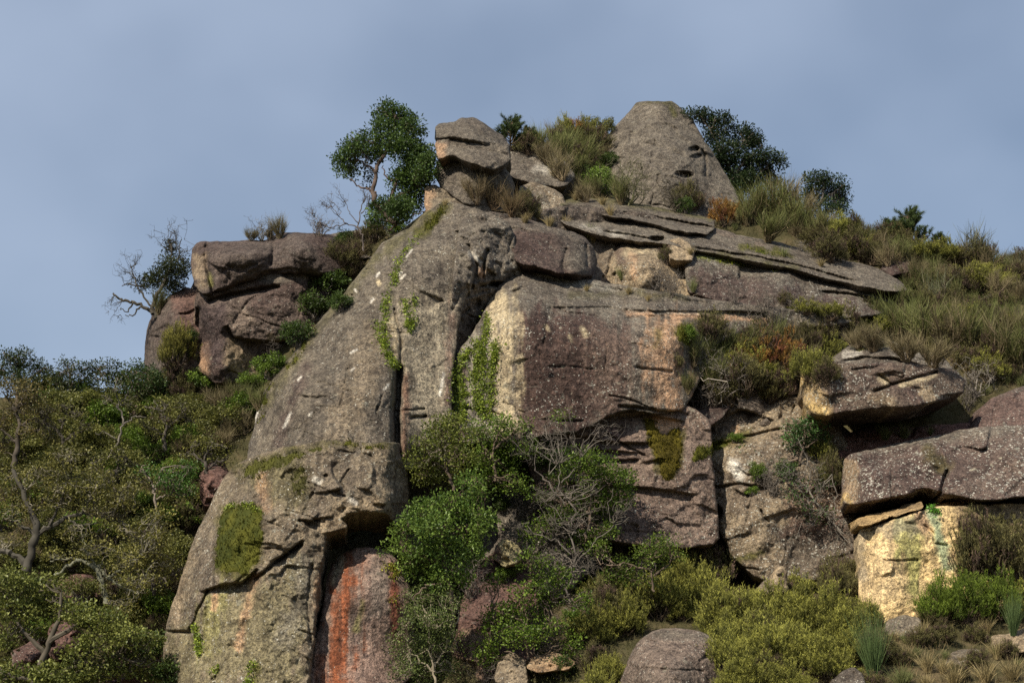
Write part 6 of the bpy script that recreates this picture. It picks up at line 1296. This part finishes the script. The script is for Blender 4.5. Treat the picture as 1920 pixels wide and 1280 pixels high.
zone('at the foot of the summit cone', [('bare', 1180, 385, 85, 1.0, (0.7, 0.8, 0.5)), ('broom', 1165, 385, 75, 0.8), ('bare', 1270, 398, 70, 0.9, (0.5, 0.5, 0.4)), ('greyheath', 1290, 396, 62, 0.9), ('darkleafy', 1285, 400, 32, 1.0), ('bracken', 1358, 425, 58, 0.95), ('bare', 1300, 392, 65, 0.9), ('drytuft', 1130, 385, 28, 1.3), ('drytuft', 1080, 375, 28, 1.3), ('greentuft', 1378, 432, 22, 1.2), ('drybroom', 1100, 380, 45, 1.1), ('broom', 1400, 425, 60, 1.0)])
zone("on the great slab's top", [('drybroom', 895, 385, 70, 0.9, (0.85, 0.8, 0.8)), ('drybroom', 925, 395, 80, 0.9, (0.8, 0.7, 0.65)), ('drybroom', 960, 408, 70, 0.9, (0.8, 0.7, 0.65)), ('greyheath', 985, 408, 55, 0.9), ('drytuft', 985, 418, 30, 1.3), ('drytuft', 1030, 425, 34, 1.3), ('drytuft', 1060, 425, 30, 1.3), ('drytuft', 1010, 412, 34, 1.3), ('greentuft', 1105, 448, 42, 0.9), ('drytuft', 1112, 455, 34, 0.8), ('drytuft', 835, 385, 20, 1.4)])
zone('on the upper ledges', [('drytuft', 1145, 405, 36, 1.0), ('palebare', 1152, 408, 26, 1.0), ('greentuft', 1165, 524, 40, 0.8), ('greyheath', 1250, 495, 36, 0.8), ('bare', 1225, 545, 55, 0.9), ('drytuft', 1295, 478, 24, 1.2), ('greentuft', 1300, 548, 42, 0.8), ('bare', 1260, 555, 50, 0.9), ('drytuft', 1180, 552, 26, 1.3), ('drytuft', 1100, 546, 20, 1.3), ('greentuft', 1470, 482, 28, 1.1), ('drytuft', 1540, 500, 24, 1.3), ('bare', 1440, 578, 45, 1.0), ('bare', 1500, 588, 45, 1.0), ('bare', 1380, 570, 40, 1.0), ('greyheath', 1475, 575, 30, 1.0), ('palebare', 1500, 470, 20, 1.3), ('drytuft', 1215, 565, 22, 1.2)])
zone("between left outcrop and great slab", [('darkleafy', 650, 470, 40, 1.1), ('greyheath', 640, 500, 55, 1.1), ('drybroom', 668, 485, 50, 1.1), ('darkleafy', 620, 560, 60, 1.1), ('darkleafy', 590, 600, 55, 1.1), ('darkleafy', 600, 530, 36, 1.1), ('greyheath', 700, 455, 50, 1.1), ('darkleafy', 560, 650, 55, 1.0), ('leafy', 510, 710, 50, 1.1), ('greyheath', 660, 525, 45, 1.1), ('darkleafy', 535, 640, 45, 1.0), ('leafy', 740, 440, 28, 1.2), ('bare', 520, 680, 40, 1.2), ('darkleafy', 640, 585, 40)])
zone('on top of the left outcrop', [('bare', 490, 452, 40, 1.2, (1.3, 1.3, 1)), ('drybroom', 525, 448, 56, 0.8, (0.8, 0.85, 0.8)), ('drybroom', 470, 452, 30, 1.2, (0.8, 0.85, 0.8)), ('drybroom', 505, 450, 36, 0.8), ('bare', 600, 442, 45, 1.1)])
zone("at foot of left outcrop", [('heath', 330, 690, 95, 0.65, (0.75, 0.7, 0.7)), ('broom', 298, 590, 60, 0.8, (0.7, 0.7, 0.7)), ('greyheath', 330, 725, 60, 0.9), ('darkleafy', 358, 645, 30, 0.7), ('leafy', 380, 735, 45, 1.2), ('leafy', 400, 730, 35, 1.2), ('darkleafy', 300, 735, 40, 1.2), ('broom', 450, 765, 60, 1.1), ('drybroom', 425, 775, 60, 1.1), ('broom', 485, 770, 55, 1.1), ('leafy', 470, 730, 35, 1.3), ('drybroom', 400, 770, 50, 1.1), ('greyheath', 350, 750, 45, 1.2)])
zone("close left of the great slab", [('drybroom', 430, 830, 55, 1.1), ('drybroom', 460, 815, 60, 1.1), ('drybroom', 410, 850, 55, 1.1), ('oliveleafy', 330, 800, 60, 1.1), ('leafy', 350, 850, 55, 1.1), ('oliveleafy', 385, 830, 45, 1.1), ('leafy', 330, 905, 50, 1.1), ('oliveleafy', 360, 960, 55, 1.1), ('greyheath', 345, 1000, 60, 1.1), ('leafy', 345, 940, 40, 1.1), ('oliveleafy', 320, 1050, 60, 1.1), ('drybroom', 330, 1110, 60, 1.2), ('drybroom', 300, 1130, 70, 1.2), ('oliveleafy', 290, 1090, 55, 1.1)])
zone('high on the wooded left slope', [('oliveleafy', 110, 790, 60, 1.2), ('oliveleafy', 160, 790, 60, 1.2), ('leafy', 190, 780, 50, 1.2), ('oliveleafy', 240, 800, 55, 1.2), ('leafy', 290, 790, 55, 1.2), ('darkleafy', 150, 755, 45, 1.2), ('leafy', 80, 770, 45, 1.2), ('oliveleafy', 280, 835, 55, 1.2), ('leafy', 240, 845, 50, 1.2), ('broom', 210, 800, 40, 1.1)])
zone("mid-way down wooded left slope", [('oliveleafy', 120, 850, 65, 1.2), ('oliveleafy', 180, 860, 65, 1.2), ('oliveleafy', 230, 900, 65, 1.2), ('leafy', 280, 880, 55, 1.2), ('oliveleafy', 90, 900, 60, 1.2), ('oliveleafy', 300, 930, 60, 1.2), ('oliveleafy', 160, 950, 65, 1.2), ('oliveleafy', 40, 860, 60, 1.2), ('leafy', 270, 970, 50, 1.2), ('oliveleafy', 210, 980, 65, 1.2), ('oliveleafy', 20, 940, 60, 1.2)])
zone('low on the wooded left slope', [('bare', 150, 1060, 80, 1.2), ('bare', 250, 1070, 80, 1.2), ('oliveleafy', 280, 1010, 55, 1.2), ('oliveleafy', 100, 1040, 60, 1.2), ('bare', 220, 1150, 70, 1.2), ('oliveleafy', 230, 1200, 60, 1.2), ('oliveleafy', 150, 1130, 50, 1.2), ('darkleafy', 270, 1240, 60, 1.2), ('darkleafy', 320, 1290, 55, 1.2), ('oliveleafy', 20, 1080, 60, 1.2)])
zone('around the central tangle', [('darkleafy', 960, 900, 60, 1.1), ('greyheath', 920, 930, 50, 1.0), ('bare', 940, 890, 70, 1.0), ('bare', 1000, 980, 70, 1.1), ('darkleafy', 1040, 890, 60, 1.0), ('leafy', 950, 1090, 30, 1.2), ('bare', 880, 1120, 60, 1.0), ('bare', 1030, 1220, 60, 1.0), ('bare', 910, 1290, 60, 0.9), ('darkleafy', 940, 960, 30), ('bare', 1120, 1100, 70, 1.1), ('darkleafy', 1050, 1270, 40, 1.2), ('bare', 880, 880, 50), ('bare', 985, 830, 60, 1.2), ('bare', 1110, 830, 50, 1.2), ('darkleafy', 1100, 1000, 50), ('leafy', 1080, 1180, 40)])
zone("around the pale rock face", [('leafy', 1290, 640, 30, 1.0), ('greyheath', 1270, 690, 30, 0.8), ('leafy', 1420, 900, 34, 0.8), ('leafy', 1410, 930, 20, 1.0), ('bare', 1450, 930, 60, 0.8), ('greyheath', 1560, 920, 75, 0.7), ('heath', 1540, 870, 50, 0.9), ('darkleafy', 1475, 900, 40, 0.8), ('leafy', 1380, 830, 20, 1.2)])
zone("right of the central dead tangle", [('greyheath', 1245, 1035, 125, 0.95), ('greyheath', 1300, 1040, 125, 0.9), ('greyheath', 1180, 1030, 90, 1.0), ('greyheath', 1340, 1060, 100, 0.9), ('greyheath', 1165, 1110, 80, 1.0), ('greyheath', 1330, 1110, 90, 1.0), ('greyheath', 1140, 1190, 100, 0.8), ('heath', 1280, 1130, 90, 0.9), ('heath', 1240, 1160, 90, 0.9), ('heath', 1170, 1190, 80, 0.9), ('bare', 1200, 1120, 70, 1.1), ('heath', 1320, 1150, 90, 0.9)])
zone("in bottom bank left of rushes", [('heath', 1360, 1190, 100, 1.0), ('heath', 1410, 1170, 75, 1.0), ('heath', 1460, 1190, 95, 1.0), ('heath', 1515, 1200, 105, 1.0), ('heath', 1565, 1210, 95, 0.9), ('heath', 1400, 1240, 95, 1.0), ('heath', 1460, 1260, 100, 1.0), ('heath', 1520, 1270, 95, 1.0), ('heath', 1360, 1270, 80, 1.0), ('heath', 1410, 1300, 70, 1.2), ('heath', 1480, 1310, 60, 1.2), ('greyheath', 1580, 1145, 95, 0.7), ('greyheath', 1560, 1110, 60, 0.9), ('greyheath', 1590, 1190, 60, 0.8)])
zone("beside the rounded bottom boulder", [('heath', 1140, 1285, 62, 0.8), ('heath', 1370, 1310, 60, 1.0), ('heath', 1120, 1320, 70, 0.8)])
zone('at the foot of the yellow block', [('rush', 1640, 1275, 130, 0.75), ('greyheath', 1826, 1085, 120, 0.75), ('greyheath', 1868, 1085, 130, 0.8), ('greyheath', 1905, 1090, 110, 0.9), ('greenheath', 1760, 1165, 75, 0.9), ('greenheath', 1810, 1165, 90, 0.95), ('greenheath', 1870, 1160, 85, 0.9), ('heath', 1925, 1160, 70, 1.0), ('rush', 1900, 1190, 80, 0.7), ('drytuft', 1850, 1190, 45, 1.2)])
zone("in the lower right corner", [('drytuft', 1700, 1240, 50, 1.3), ('drytuft', 1740, 1260, 55, 1.3), ('drytuft', 1790, 1285, 55, 1.3), ('drytuft', 1850, 1280, 55, 1.3), ('drytuft', 1900, 1275, 60, 1.3), ('drytuft', 1720, 1210, 45, 1.3), ('drytuft', 1870, 1235, 50, 1.3), ('greentuft', 1690, 1290, 60, 1.2), ('greyheath', 1740, 1210, 36, 1.2), ('greyheath', 1770, 1205, 36, 1.2), ('greyheath', 1830, 1205, 34, 1.2), ('greyheath', 1640, 1300, 40, 1.2)])

zone('on the broken ground below the upper ledges', [('greyheath', 1330, 640, 60, 1.1), ('broom', 1360, 650, 75, 1.0), ('broom', 1300, 690, 80, 0.9), ('greyheath', 1420, 680, 75, 1.1), ('heath', 1400, 720, 70, 1.1), ('broom', 1450, 660, 80, 1.0), ('drybroom', 1480, 660, 70, 1.1), ('greyheath', 1510, 660, 60, 1.2), ('bracken', 1410, 700, 70, 1.0), ('greyheath', 1540, 640, 50, 1.2), ('drybroom', 1580, 620, 50, 1.2), ('heath', 1340, 710, 70, 1.0), ('broom', 1500, 720, 80, 1.0), ('greyheath', 1370, 760, 60, 1.1), ('bare', 1320, 765, 60, 1.1), ('drybroom', 1430, 640, 55, 1.2), ('greyheath', 1550, 720, 50, 1.1), ('broom', 1290, 740, 50, 0.9)])
# ------------------------------------------------------------------ dense scrub of look-alike bushes
def fill(poly, n, kinds, h, place, group, gap=20, seed=1):
    """labels: kind, third of the height and of the width of the place, then count from the left"""
    rg = np.random.default_rng(seed); P = np.asarray(poly, float); done = []; cells = {}
    for _ in range(4000):
        p = P.min(0) + rg.random(2) * (P.max(0) - P.min(0))
        if not inside(p[None], P)[0] or surf_id(p[0], p[1]) != 0: continue
        if any(np.hypot(*(p - q)) < gap for q in done): continue
        done.append(p)
        k = kinds[rg.integers(len(kinds))]
        u = (p - P.min(0)) / (P.max(0) - P.min(0))
        cells.setdefault((k, int(u[1] * 2.99), int(u[0] * 2.99)), []).append((p, rg.uniform(*h), rg.uniform(1.0, 1.4)))
        if len(done) >= n: break
    for (k, r, c), its in cells.items():
        its.sort(key=lambda a: a[0][0])
        for m, (p, hh, w) in enumerate(its):
            lab = LOOK[k] + ', ' + ('upper', 'middle', 'lower')[r] + ' ' + ('left', 'centre', 'right')[c] + ' of ' + place
            if len(its) > 1: lab += ', ' + ORD[min(m, 15)] + ' from left'
            plant(k, p[0], p[1], hh, lab, group, w)
fill([(1400, 400), (1500, 425), (1620, 455), (1920, 510), (1920, 720), (1830, 720), (1720, 640), (1650, 540)], 60, ['broom', 'drybroom', 'greyheath', 'greyheath', 'heath'], (36, 60), 'right-slope scrub', 'scrub on the right slope', 22, 3)
fill([(0, 745), (300, 740), (470, 780), (470, 830), (420, 860), (330, 1150), (300, 1290), (0, 1290)], 90, ['oliveleafy', 'oliveleafy', 'leafy', 'drybroom', 'oliveleafy', 'greyheath'], (40, 66), 'left wood', 'scrub in the left wood', 26, 4)
fill([(1290, 610), (1640, 600), (1640, 660), (1500, 740), (1300, 770)], 26, ['greyheath', 'drybroom', 'broom', 'bare', 'heath'], (40, 64), 'mid-right thicket', 'scrub above the pale rock face', 22, 5)
fill([(1000, 290), (1140, 260), (1100, 380), (980, 340)], 12, ['broom', 'drybroom', 'greyheath'], (36, 56), 'summit scrub', 'summit scrub', 18, 6)
fill([(1100, 1100), (1640, 1080), (1640, 1290), (1100, 1290)], 30, ['heath', 'greyheath', 'heath'], (40, 70), 'bottom heath', 'low heath along the bottom', 30, 7)
fill([(1650, 1160), (1920, 1150), (1920, 1290), (1650, 1290)], 30, ['drytuft', 'greentuft', 'greyheath', 'drytuft'], (22, 40), 'corner grass', 'lower right grass', 20, 8)

# ------------------------------------------------------------------ ground cover nobody could count
def ground_cover():
    rg = np.random.default_rng(77)
    mb = MB()
    n = 130000
    px = rg.uniform(-60, 1980, n); py = rg.uniform(380, 1320, n)
    ok = surf_id(px, py) == 0
    px, py = px[ok], py[ok]
    W = at(px, py, surf(px, py))
    N = len(W)
    d = rg.normal(0, 0.45, (N, 3)) + np.array([0, -0.25, 1.0])
    g = sstep(-0.25, 0.3, fbm(W * 0.25, 3))[:, None]
    right = sstep(900, 1300, px)[:, None]
    ca = np.array([0.20, 0.150, 0.075]) * right + np.array([0.085, 0.070, 0.040]) * (1 - right)
    cb = np.array([0.095, 0.085, 0.035]) * right + np.array([0.055, 0.065, 0.022]) * (1 - right)
    C = ca * (1 - g) + cb * g
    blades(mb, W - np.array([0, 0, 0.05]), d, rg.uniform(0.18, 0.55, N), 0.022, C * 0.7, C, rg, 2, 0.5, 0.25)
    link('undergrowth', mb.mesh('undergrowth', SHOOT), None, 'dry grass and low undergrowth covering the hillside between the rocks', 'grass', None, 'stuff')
    # leaf litter and creeping scrub leaves in the wooded parts
    mb = MB(); n = 9000
    px = rg.uniform(-60, 1150, n); py = rg.uniform(680, 1320, n); ok = surf_id(px, py) == 0
    px, py = px[ok], py[ok]
    W = at(px, py, surf(px, py) - 0.15)
    leaves(mb, W, 5, (0.25, 0.2, 0.2), 0.10, 0.05, (0.040, 0.046, 0.014), (0.10, 0.095, 0.028), rg)
    link('creeping_scrub', mb.mesh('creeping_scrub', LEAF), None, 'low leafy scrub carpeting the wooded left slope and gully', 'scrub', None, 'stuff')
ground_cover()
